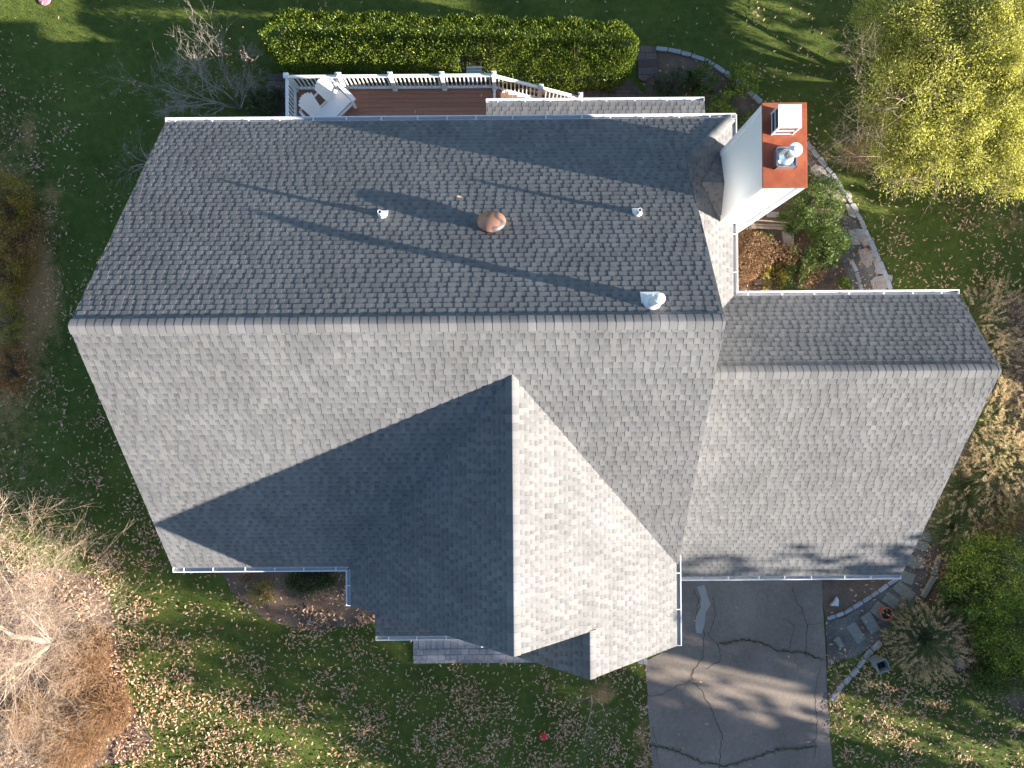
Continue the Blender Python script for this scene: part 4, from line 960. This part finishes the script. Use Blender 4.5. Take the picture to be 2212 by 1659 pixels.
# single leaves on hard surfaces
sing = [(992, 423, 'roof', 'curled orange leaf alone on the dark rear roof slope'), (742, 237, 'deck', 'tan leaf on the deck boards right of the white chair, nearest the railing'), (763, 231, 'deck', 'tan leaf on the deck boards, middle of three'), (742, 249, 'deck', 'tan leaf on the deck beside the gutter'), (1041, 208, 'deck', 'pale leaf on the deck near the railing end'), (897, 243, 'deck', 'tiny pale leaf in the middle of the deck'),
        (1575, 1416, 'ground', 'tan leaf on the driveway above the long sunny streak, right of the left crack'), (1702, 1417, 'ground', 'pale leaf by the mossy crack on the driveway'), (1513, 1471, 'ground', 'tan leaf near the left driveway crack bend'), (1526, 1562, 'ground', 'brown leaf on the crack lower in the driveway'), (1771, 1559, 'ground', 'tan leaf near the right driveway edge'), (1620, 1650, 'ground', 'brown curled leaf at the lower middle of the driveway'),
        (1745, 1600, 'ground', 'brown leaf close to the lower right driveway edge'), (1474, 1614, 'ground', 'tan leaf at the lower left of the driveway'), (1590, 1310, 'ground', 'small white fleck of leaf high on the driveway'), (1640, 1392, 'ground', 'tan leaf lying on the mossy crack'), (1465, 1585, 'ground', 'pale leaf left of the lowest crack'), (1500, 1340, 'ground', 'leaf beside the pale filler patch')]
for u, v, where, lb in sing:
    z = {'roof': 8.8, 'deck': DZ, 'ground': .012}[where]; x1, y1 = G(u, v, z)
    if where == 'roof': z = on_back(x1, y1) + .02; x1, y1 = G(u, v, z); z = on_back(x1, y1) + .02
    V, Fq = litter(np.zeros(1), np.zeros(1), np.zeros(1), rng, 1.15)
    tag(idxmesh('fallen_leaf', V, Fq, M['dead'], loc=(x1, y1, z)), lb, 'leaf', 'single leaves on roof, deck and driveway')

# ================================================================== PLANTS
def stemmy(rng, base_r, h, n, r=.012):
    segs = []
    for _ in range(n):
        a = rng.uniform(0, 2 * math.pi); rad = base_r * rng.random()
        tx = math.cos(a) * rad; ty = math.sin(a) * rad
        p = np.array([tx * .15, ty * .15, 0.]); q = np.array([tx, ty, h * (.7 + .3 * rng.random())]); m_ = (p + q) / 2 + rng.normal(size=3) * .05
        segs += [(*p, *m_, r, r * .7), (*m_, *q, r * .7, r * .3)]
    return segs
def bush(u, v, z_top, rad_px, n, leaf, mat, label, cat='shrub', seed=0, name='shrub', aspect=1.0, K=None, up=.3, group=None, shell=.55, spread=.38, zc=None):
    """leafy mound; u,v measured at mid height"""
    rng = np.random.default_rng(seed + 100); zm = z_top * .55; x, y = G(u, v, zm); k = (HC - zm) / F; r_ = rad_px * k; ra = (r_, r_ * aspect, z_top * .5)
    o = empty(name, (x, y, 0), label, cat, group)
    K = K or max(12, int(n / 90))
    P_, cc = clumps(rng, n, ra, K, spread * min(1.0, max(.35, r_ * .55)), shell)
    P_[:, 2] += z_top * .5; P_[:, 2] = np.abs(P_[:, 2]) + .02
    D_ = rng.normal(size=(n, 3)); D_[:, 2] += up * 2; D_ = unit(D_)
    npmesh('foliage', leaf_verts(P_, D_, leaf[0] * (.7 + .6 * rng.random(n)), leaf[1] * (.7 + .6 * rng.random(n)), rng, .15), 4, M[mat], o)
    segs = []
    for c_ in cc[:60]:
        q = c_ + [0, 0, z_top * .5]; p = np.array([c_[0] * .1, c_[1] * .1, 0]); m_ = (p + q) / 2 + rng.normal(size=3) * .06; segs += [(*p, *m_, .018, .012), (*m_, *q, .012, .004)]
    V, Fq = segs_mesh(segs, 4); idxmesh('stems', V, Fq, M['bark'], o)
    return o
# hedge: loaf shaped
hg = empty('hedge', (-1.82, 10.50, 0), 'long clipped evergreen hedge behind the deck', 'hedge', rz=R(-2.2))
rng = np.random.default_rng(21); n = 95000
hx, hy, hz = 5.75, .80, 1.0
d = rng.normal(size=(n, 3)); s_ = rng.uniform(-1, 1, n); a = rng.uniform(0, 2 * math.pi, n); rad = (.80 + .22 * rng.random(n) ** .7)
px_ = s_ * hx; endf = np.clip((hx - np.abs(px_)) / .8, 0, 1) ; endf = np.sqrt(1 - (1 - endf) ** 2) ; endf = np.maximum(endf, .05)
se = .45; ca, sa = np.cos(a), np.sin(a); wob = 1 + .05 * np.sin(px_ * 2.3) + .04 * np.sin(px_ * 5.1 + 1)
py_ = np.sign(ca) * np.abs(ca) ** se * hy * endf * rad * wob; pz_ = np.sign(sa) * np.abs(sa) ** se * hz * rad * (.82 + .18 * endf) + hz
zt = (pz_ > .05) & ~((np.abs(px_ - .68) < .36) & (py_ < -.48)); P_ = np.c_[px_, py_, pz_][zt]; n = len(P_)
P_[:, :2] += rng.normal(size=(n, 2)) * .03; P_[:, 2] += .04 * np.sin(P_[:, 0] * 9) * np.sin(P_[:, 1] * 11)
D_ = unit(np.c_[rng.normal(size=(n, 2)) * .45 + np.c_[np.zeros(n), P_[:, 1] * .4], .9 + .3 * rng.random(n)])
npmesh('foliage', leaf_verts(P_, D_, .055 + .05 * rng.random(n), .020 + .012 * rng.random(n), rng, .2), 4, M['hedge'], hg)
segs = []
for i in range(60):
    x0 = rng.uniform(-hx + .3, hx - .3); y0 = rng.uniform(-.4, .4); segs.append((x0, y0 * .4, 0, x0 + rng.normal() * .1, y0, 1.5, .02, .008))
V, Fq = segs_mesh(segs, 5); idxmesh('stems', V, Fq, M['bark'], hg)

# big yellow-green tree, top right
tr = empty('tree', (*G(2090, 240, 0), 0), 'large yellow-green feathery tree at the top right corner', 'tree'); tx, ty, _ = tr.location
rng = np.random.default_rng(31); segs = []
crown = [(2040, 130, 2.9, 200, .9), (2110, 230, 2.6, 180, .7), (2170, 80, 3.1, 200, .8), (1985, 310, 2.0, 120, .4), (2170, 320, 2.1, 120, .4), (1895, 12, 2.0, 32, .04), (1975, 50, 2.6, 110, .3), (1930, 190, 2.3, 90, .10)]
allP = []; allD = []
for u, v, z, rp, wgt in crown:
    cx, cy = G(u, v, z); k = (HC - z) / F; r_ = rp * k * .85; nn = int(85000 * wgt)
    K = max(6, int(190 * wgt)); dd = unit(rng.normal(size=(K, 3))); rr_ = .35 + .65 * rng.random(K) ** .5
    c_ = dd * rr_[:, None] * np.array([r_, r_, .9]); i = rng.integers(0, K, nn); sz = .12 + .16 * rng.random(K)
    off_ = rng.normal(size=(nn, 3)) * sz[i][:, None] * np.array([1, 1, .55])
    allP.append(c_[i] + off_ + [cx - tx, cy - ty, z]); allP[-1][:, 2] = np.maximum(allP[-1][:, 2], .1); allD.append(unit(off_ + rng.normal(size=(nn, 3)) * .15 + [0, 0, .05]))
    root = np.array([0, 0, .9]); base = root + (np.array([cx - tx, cy - ty, z - .8]) - root)
    segs.append((*root, *base, .10, .06))
    for j in range(K):
        q = c_[j] + [cx - tx, cy - ty, z]; m_ = (base + q) / 2 + rng.normal(size=3) * .15
        segs += [(*base, *m_, .035, .02), (*m_, *q, .02, .008)]
        for _ in range(5):
            e = q + rng.normal(size=3) * .35; segs.append((*q, *e, .008, .003))
segs.append((0, 0, 0, 0, 0, .9, .24, .2)); segs.append((0, 0, .9, .2, .1, 3.4, .18, .08))
P_ = np.concatenate(allP); D_ = np.concatenate(allD); n = len(P_)
npmesh('crown', leaf_verts(P_, D_, .045 + .06 * rng.random(n), .016 + .016 * rng.random(n), rng, .1), 4, M['pine'], tr)
V, Fq = segs_mesh(segs, 5); idxmesh('trunk', V, Fq, M['bark'], tr)
# dead twigs on its left flank
segs = []
for u, v, z in ((1900, 250, 2.6), (1880, 180, 2.6), (1850, 290, 1.8), (1930, 330, 2.4), (1900, 120, 3.0), (1950, 230, 3.6), (2000, 380, 2.4), (1870, 330, 1.8)):
    cx, cy = G(u, v, z)
    for _ in range(4): grow(rng, (cx - tx + rng.normal() * .2, cy - ty + rng.normal() * .2, z), (-1 + rng.normal() * .5, -.1 + rng.normal() * .5, .2), .9, .012, 2, segs, .6, 4, .0, .2)
V, Fq = segs_mesh(segs, 3); idxmesh('bare_twigs', V, Fq, M['palewig'], tr)

# bare pale birch at left edge
def bare(name, base, stems, label, cat, mat_t, seed, trunk_mat=None, depth=3, **kw):
    rng = np.random.default_rng(seed); o = empty(name, (*base, 0), label, cat); tr_, tw = [], []
    for (d_, L, r_) in stems:
        s2 = []; grow(rng, (0, 0, 0), d_, L, r_, depth, s2, **kw)
        for s in s2: (tr_ if s[6] > .03 else tw).append(s)
    if tr_: V, Fq = segs_mesh(tr_, 7); idxmesh('trunk', V, Fq, M[trunk_mat or 'bark'], o, smooth=True)
    V, Fq = segs_mesh(tw, 3); idxmesh('twigs', V, Fq, M[mat_t], o); return o
bx, by = G(112, 1388)
birch = empty('birch_tree', (bx, by, 0), 'bare pale birch with several white stems at the left edge', 'tree')
rng = np.random.default_rng(41); trs, tws = [], []
ends = [((-60, 1330), 5.0, .095), ((-80, 1500), 4.6, .08), ((10, 1215), 4.0, .035), ((70, 1300), 4.2, .03), ((-50, 1150), 4.8, .045), ((-30, 1560), 3.8, .035), ((30, 1470), 3.2, .03)]
for (u, v), z, r_ in ends:
    ex, ey = G(u, v, z); q = np.array([ex - bx, ey - by, z]); p = np.array([rng.normal() * .08, rng.normal() * .08, 0]); nseg = 7; prev = p
    for k in range(1, nseg + 1):
        f = k / nseg; cur = p + (q - p) * f + rng.normal(size=3) * .05 * (k < nseg); cur[2] = z * f ** .9
        trs.append((*prev, *cur, r_ * (1 - .7 * (k - 1) / nseg), r_ * (1 - .7 * k / nseg))); prev = cur
        if k >= 3:
            for _ in range(3):
                dr = rng.normal(size=3); dr[0] = abs(dr[0]) * 1.0 + .1; dr[2] = abs(dr[2]) * .3; grow(rng, cur, dr, 1.35, .014, 3, tws, .55, 4, .03, .16, 4, .66)
print('twigs', len(tws))
V, Fq = segs_mesh(trs, 9); idxmesh('trunk', V, Fq, M['birch'], birch, smooth=True)
V, Fq = segs_mesh(tws, 3); idxmesh('twigs', V, Fq, M['palewig'], birch)

def twigmound(u, v, rad, h, n, mat, label, seed, name='shrub', leaf=None, nleaf=0, curl=.3, aspect=1):
    rng = np.random.default_rng(seed); x, y = G(u, v, h * .5); k = HC / F; r_ = rad * k; o = empty(name, (x, y, 0), label, 'shrub'); segs = []
    for _ in range(n):
        a = rng.uniform(0, 2 * math.pi); q = r_ * 1.15 * rng.random() ** .65; zt = h * max(.15, 1 - .6 * (q / r_) ** 2) * (.55 + .45 * rng.random())
        p = np.array([q * math.cos(a) * .75, q * math.sin(a) * .75 * aspect, zt * .45]); d = np.array([math.cos(a), math.sin(a) * aspect, .6]) + rng.normal(size=3) * .7; L = .30
        for j in range(4):
            d = d / np.linalg.norm(d); e = p + d * L / 4; segs.append((*p, *e, .0055 - j * .001, .0045 - j * .001)); p = e; d = d + rng.normal(size=3) * curl
    for _ in range(30):
        a = rng.uniform(0, 2 * math.pi); q = r_ * .8 * rng.random(); segs.append((q * .2 * math.cos(a), q * .2 * math.sin(a), 0, q * math.cos(a), q * math.sin(a) * aspect, h * .7, .012, .006))
    V, Fq = segs_mesh(segs, 3); idxmesh('twigs', V, Fq, M[mat], o)
    if leaf:
        a = rng.uniform(0, 2 * math.pi, nleaf); q = r_ * np.sqrt(rng.random(nleaf)); P_ = np.c_[q * np.cos(a), q * np.sin(a) * aspect, h * (.4 + .6 * rng.random(nleaf))]
        npmesh('leaves', leaf_verts(P_, unit(rng.normal(size=(nleaf, 3)) + [0, 0, .5]), .06, .03, rng), 4, M[leaf], o)
    return o
twigmound(150, 1455, 75, 1.1, 3600, 'goldtwig', 'dry golden brown shrub right of the birch stems', 51)
twigmound(205, 1540, 72, 1.0, 3200, 'goldtwig', 'dry brown shrub beside the leafy lawn edge', 52)
twigmound(130, 1600, 90, 1.1, 4200, 'goldtwig', 'dry brown shrub at the bottom left', 53)
twigmound(40, 1560, 60, 1.3, 2400, 'goldtwig', 'dry brown shrub under the birch at the lower left edge', 54)
twigmound(200, 1395, 40, .5, 900, 'goldtwig', 'low dry brown shrub just below the bare soil', 55)
# japanese maple by the deck
bx, by = G(520, 235)
mp = bare('bare_tree', (bx, by), [((-.9, .35, .5), 1.5, .045), ((-.3, .8, .6), 1.5, .04), ((.3, .7, .7), 1.3, .035), ((-1, -.1, .5), 1.6, .035), ((.6, .3, .7), 1.2, .03), ((-1.2, .1, .3), 2.1, .03), ((-.6, .6, .9), 1.4, .03)], 'spreading bare maple with grey twigs left of the deck', 'tree', 'twig', 61, depth=4, spread=.5, kids=5, up=-.02, wob=.14, nseg=4, lens=.55)
rng = np.random.default_rng(62); P_ = np.c_[rng.normal(size=120) * .6 + .5, rng.normal(size=120) * .45 + .8, 1 + rng.random(120)]; npmesh('leaves', leaf_verts(P_, unit(rng.normal(size=(120, 3))), .07, .05, rng), 4, M['redleaf'], mp)
bx, by = G(325, 355)
bare('bare_shrub', (bx, by), [((-.8, .6, .6), .7, .02), ((-.9, -.3, .7), .7, .02), ((-.2, .9, .8), .6, .02), ((-.5, .2, 1), .7, .02), ((-.6, -.8, .7), .7, .02)], 'small bare grey shrub at the left roof edge', 'shrub', 'twig', 63, depth=3, spread=.6, kids=4, up=0, wob=.2, nseg=3, lens=.6)
bush(575, 222, 1.2, 46, 4200, (.09, .025), 'darkgreen', 'dull green shrub under the bare maple beside the deck', seed=1)
# dead vine by the grill
bx, by = G(1062, 160)
bare('dead_vine', (bx, by), [((-.3, .8, .8), .8, .02), ((.1, .9, .6), .8, .02), ((.4, .4, .9), .6, .015), ((-.2, .5, 1), .7, .02)], 'brown dead climbing plant between grill and hedge', 'plant', 'goldtwig', 64, depth=3, spread=.5, kids=4, up=.0, wob=.2, nseg=3, lens=.6)
# sapling on the front lawn
bx, by = G(1277, 1500)
bare('sapling', (bx, by), [((.15, -.5, 1), 1.6, .022), ((-.5, -.4, .8), 1.0, .012), ((.6, -.25, .7), 1.0, .012), ((.1, -.9, .7), 1.3, .012)], 'thin bare sapling on the front lawn near the driveway', 'tree', 'twig', 65, depth=3, spread=.55, kids=3, up=.0, wob=.15, nseg=4, lens=.6)

# east beds
bush(1455, 185, 1.0, 48, 5200, (.06, .014), 'darkgreen', 'dense dark green shrub right of the brick walk', seed=2, aspect=.8)
bush(1512, 175, 1.1, 42, 1900, (.12, .03), 'green', 'loose green shrub with yellow leaves behind the lean-to roof', seed=3)
bush(1600, 180, 1.5, 42, 1600, (.12, .03), 'bright', 'yellowing leafy plant on the curved edging', seed=4, K=26)
bush(1563, 235, 1.3, 42, 1900, (.13, .03), 'bright', 'green leafy plant at the rear roof corner', seed=5)
bush(1610, 265, .8, 34, 900, (.1, .03), 'green', 'low green plant between gutter and chimney', seed=6)
bush(1765, 440, 1.2, 66, 11000, (.085, .022), 'green', 'big dense green bush below the chimney', seed=7, aspect=1.15)
bush(1790, 530, 1.0, 48, 6500, (.085, .022), 'green', 'dark green bush beside the paired flagstones', seed=8, aspect=1.1)
bush(1715, 475, .9, 38, 3200, (.08, .02), 'green', 'green bush leaning over the wooden bench', seed=9)
bush(1735, 560, .8, 44, 2200, (.14, .016), 'green', 'loose arching green plant in the east bed', seed=10)
bush(1640, 508, .35, 7, 110, (.08, .04), 'bright', 'small bright green plant, left of a pair by the bench', seed=11, K=4)
bush(1660, 512, .35, 8, 130, (.08, .04), 'bright', 'small bright green plant, right of a pair by the bench', seed=12, K=4)
bush(1672, 605, .5, 40, 1500, (.07, .03), 'olive', 'low yellow-green plant near the garage gutter', seed=13)
bush(1720, 612, .5, 36, 1100, (.07, .03), 'green', 'low green plant beside the yellow one at the garage gutter', seed=14)
bush(1830, 612, .35, 16, 260, (.08, .05), 'bright', 'bright green weed at the end of the narrow edging', seed=15, K=8)
twigmound(1640, 545, 36, .9, 1100, 'goldtwig', 'rust brown feathery plant at the centre of the small bed', 71, leaf='rustleaf', nleaf=1600)
twigmound(1610, 580, 30, .8, 900, 'goldtwig', 'rust brown feathery plant against the roof gutter', 72, leaf='rustleaf', nleaf=1300)
twigmound(1700, 550, 24, .7, 600, 'goldtwig', 'rust brown feathery plant next to the black rock', 73, leaf='rustleaf', nleaf=900)
twigmound(1620, 520, 26, .6, 500, 'goldtwig', 'thin brown plant just below the bench', 74, leaf='rustleaf', nleaf=500)
twigmound(1750, 590, 26, .6, 500, 'goldtwig', 'brown seedy plant among the green ones at the garage gutter', 75, leaf='rustleaf', nleaf=500)
# front bed
bush(668, 1255, .8, 66, 8200, (.055, .03), 'darkgreen', 'low dark evergreen shrub row under the front gutter', seed=21, aspect=.42, shell=.3)
bush(562, 1278, .6, 30, 1500, (.05, .025), 'olive', 'small yellow-green shrub in the front mulch bed', seed=22, aspect=1.2)
bush(530, 1252, .5, 22, 600, (.05, .02), 'rustleaf', 'small brown shrub at the end of the front bed', seed=23)
# left edge yellow shrubs
bush(12, 440, .9, 58, 5500, (.06, .03), 'yellow', 'golden yellow shrub at the upper left edge', seed=31, aspect=1.5)
bush(12, 590, .9, 60, 5500, (.06, .03), 'yellow', 'olive yellow shrub at the left edge below the golden one', seed=32, aspect=1.5)
bush(30, 520, .5, 62, 6500, (.06, .03), 'rustorange', 'orange brown shrub between the two yellow ones at the left edge', seed=33, aspect=1.8)
bush(10, 700, .7, 46, 3200, (.06, .03), 'olive', 'small yellow shrub lowest on the left edge', seed=34, aspect=1.4)
bush(20, 800, .5, 50, 3600, (.06, .03), 'rustorange', 'rust orange low shrub below the small yellow one at the left edge', seed=35, aspect=1.3)
# right bottom shrubs
bush(2150, 1250, 2.6, 105, 15000, (.075, .035), 'bright', 'tall yellow-green bush at the right edge', seed=41, name='tall_shrub')
bush(2190, 1370, 2.0, 95, 13000, (.07, .035), 'bright', 'green and yellow bush at the lower right edge', seed=42)
bush(2085, 1290, 1.5, 60, 5200, (.07, .035), 'green', 'dark green bush between the grass clump and the tall bush', seed=43)
twigmound(2185, 1130, 60, 1.6, 1800, 'goldtwig', 'brown twiggy bush above the tall green one', 76, leaf='green', nleaf=1800)
bush(2160, 1460, 1.1, 75, 8000, (.07, .035), 'green', 'low green bush at the bottom of the right bed', seed=45, aspect=.7)
bush(2110, 1230, 1.2, 55, 3800, (.07, .035), 'green', 'dark green bush beside the long edging blocks', seed=46)
# ornamental grasses
def grass_clump(u, v, r_px, h, nb, npl, label, seed, lean=(0, 0), plume=.22):
    rng = np.random.default_rng(seed); x, y = G(u, v, .3); r_ = r_px * HC / F; o = empty('grass_clump', (x, y, 0), label, 'ornamental grass')
    def arcs(n, L0, wd, droop):
        a = rng.uniform(0, 2 * math.pi, n); out = .25 + .75 * rng.random(n); d = np.c_[np.cos(a) * out + lean[0], np.sin(a) * out + lean[1], np.full(n, 1.3)]; d = unit(d)
        p = np.c_[np.cos(a), np.sin(a), np.zeros(n)] * (.5 * r_ * rng.random(n))[:, None]; a = a + rng.normal(size=n) * .95; d = unit(np.c_[np.cos(a) * out + lean[0], np.sin(a) * out + lean[1], np.full(n, 1.3)]); quads = []; L = L0 * (.6 + .5 * rng.random(n)); pts = [p]; dirs = [d]
        for k in range(5):
            q = pts[-1] + dirs[-1] * (L / 5)[:, None]; dn = dirs[-1].copy(); dn[:, 2] -= droop * (.6 + .8 * rng.random(n)); dn = unit(dn + rng.normal(size=(n, 3)) * .04); pts.append(q); dirs.append(dn)
        s = unit(np.c_[-np.sin(a), np.cos(a), rng.normal(size=n) * .3]); ws = [wd, wd, wd * .9, wd * .7, wd * .45, wd * .1]
        for k in range(5): quads.append(np.stack([pts[k] - s * ws[k] / 2, pts[k] + s * ws[k] / 2, pts[k + 1] + s * ws[k + 1] / 2, pts[k + 1] - s * ws[k + 1] / 2], 1))
        V = np.stack(pts, 1); return np.concatenate(quads, 1).reshape(-1, 3), pts[-1], dirs[-1], pts[-2]
    q, _, _, _ = arcs(nb, r_ * 1.25, .014, .42); q[:, 2] = np.maximum(q[:, 2], .02); npmesh('blades', q, 4, M['gblade'], o)
    q, tip, td, pp = arcs(npl, max(h, r_ * 1.15), .006, .26); npmesh('stalks', q, 4, M['gblade'], o)
    m_ = 34; i = np.repeat(np.arange(npl), m_); f = rng.random(npl * m_); P_ = tip[i] + td[i] * (f * plume)[:, None] + rng.normal(size=(npl * m_, 3)) * .018
    D_ = unit(td[i] + rng.normal(size=(npl * m_, 3)) * .5); npmesh('plumes', leaf_verts(P_, D_, .06, .016, rng), 4, M['plume'], o); return o
grass_clump(1990, 1376, 60, 1.3, 5200, 420, 'big arching grass clump with tan plumes right of the path', 81, plume=.16)
grass_clump(2100, 700, 66, 1.5, 1700, 230, 'plumed grass clump behind the upper garage roof corner', 82, lean=(.5, .1))
grass_clump(2110, 780, 60, 1.4, 1400, 190, 'plumed grass clump beside the garage ridge end', 83, lean=(.4, -.1))
grass_clump(2110, 910, 64, 1.6, 1400, 330, 'brightly lit plumed grass clump right of the garage', 84, lean=(.45, .1), plume=.26)
grass_clump(2150, 990, 70, 1.7, 1700, 360, 'broad plumed grass clump at the right edge', 85, lean=(.3, 0), plume=.26)
grass_clump(2085, 1060, 56, 1.4, 2200, 110, 'green grass clump beside the lower garage roof edge', 86, lean=(.2, -.1))
grass_clump(2060, 1140, 46, 1.1, 2400, 40, 'dark green grass clump above the slab path', 87)

# ================================================================== TREES BEYOND THE FRAME (they shade the yard)
def shade_tree(x, y, h, r_, label, seed, n=5200, low=.12, leaf=.30):
    rng = np.random.default_rng(seed); o = empty('tree', (x, y, 0), label, 'tree', 'tall trees along the east side of the yard')
    P_, cc = clumps(rng, n, (r_, r_, h * (1 - low) / 2), 90, r_ * .42, .2); P_[:, 2] += h * (1 + low) / 2
    P_[:, 2] = np.clip(P_[:, 2], .2, h)
    npmesh('crown', leaf_verts(P_, unit(rng.normal(size=(n, 3))), leaf * 1.4, leaf, rng), 4, M['evergreen'], o)
    segs = [(0, 0, 0, 0, 0, h * .8, .28, .08)] + [(0, 0, h * (.25 + .5 * rng.random()), *c_ * .8 + np.array([0, 0, h * (1 + low) / 2]), .08, .02) for c_ in cc[:30]]
    V, Fq = segs_mesh([tuple(s) for s in segs], 6); idxmesh('trunk', V, Fq, M['bark'], o)
k = 0
for x, y, h, r_ in ((31, -12.3, 11.7, 3.3), (34, -14.2, 15.2, 1.6), (33, -19.4, 14.5, 2.3), (33, -21.0, 12.0, 2.6), (36, -26.0, 15, 3.6), (35, -32, 16, 4), (28, -8.4, 7.0, 2.0), (27, -.5, 5.2, 2.4), (29, 4.0, 5.6, 2.6), (33, 10, 7, 3.2), (26, 9.2, 4.6, 2.0), (41, -22.6, 15, 2.4), (30, -5.0, 4.6, 2.0), (30, -38, 17, 4.5), (44, -34, 18, 4.5)):
    shade_tree(x, y, h, r_, n=(3000 if y < -14 else 5200), label='dense evergreen beyond the right edge, number %d from the north' % k, seed=200 + k); k += 1
shade_tree(38, -17.3, 16.5, 2.2, 'added tree beyond the right edge, crown kept high to shade the porch', 231, n=2600, low=.66)  # unseen, added to shade the porch roof while sun passes below its crown
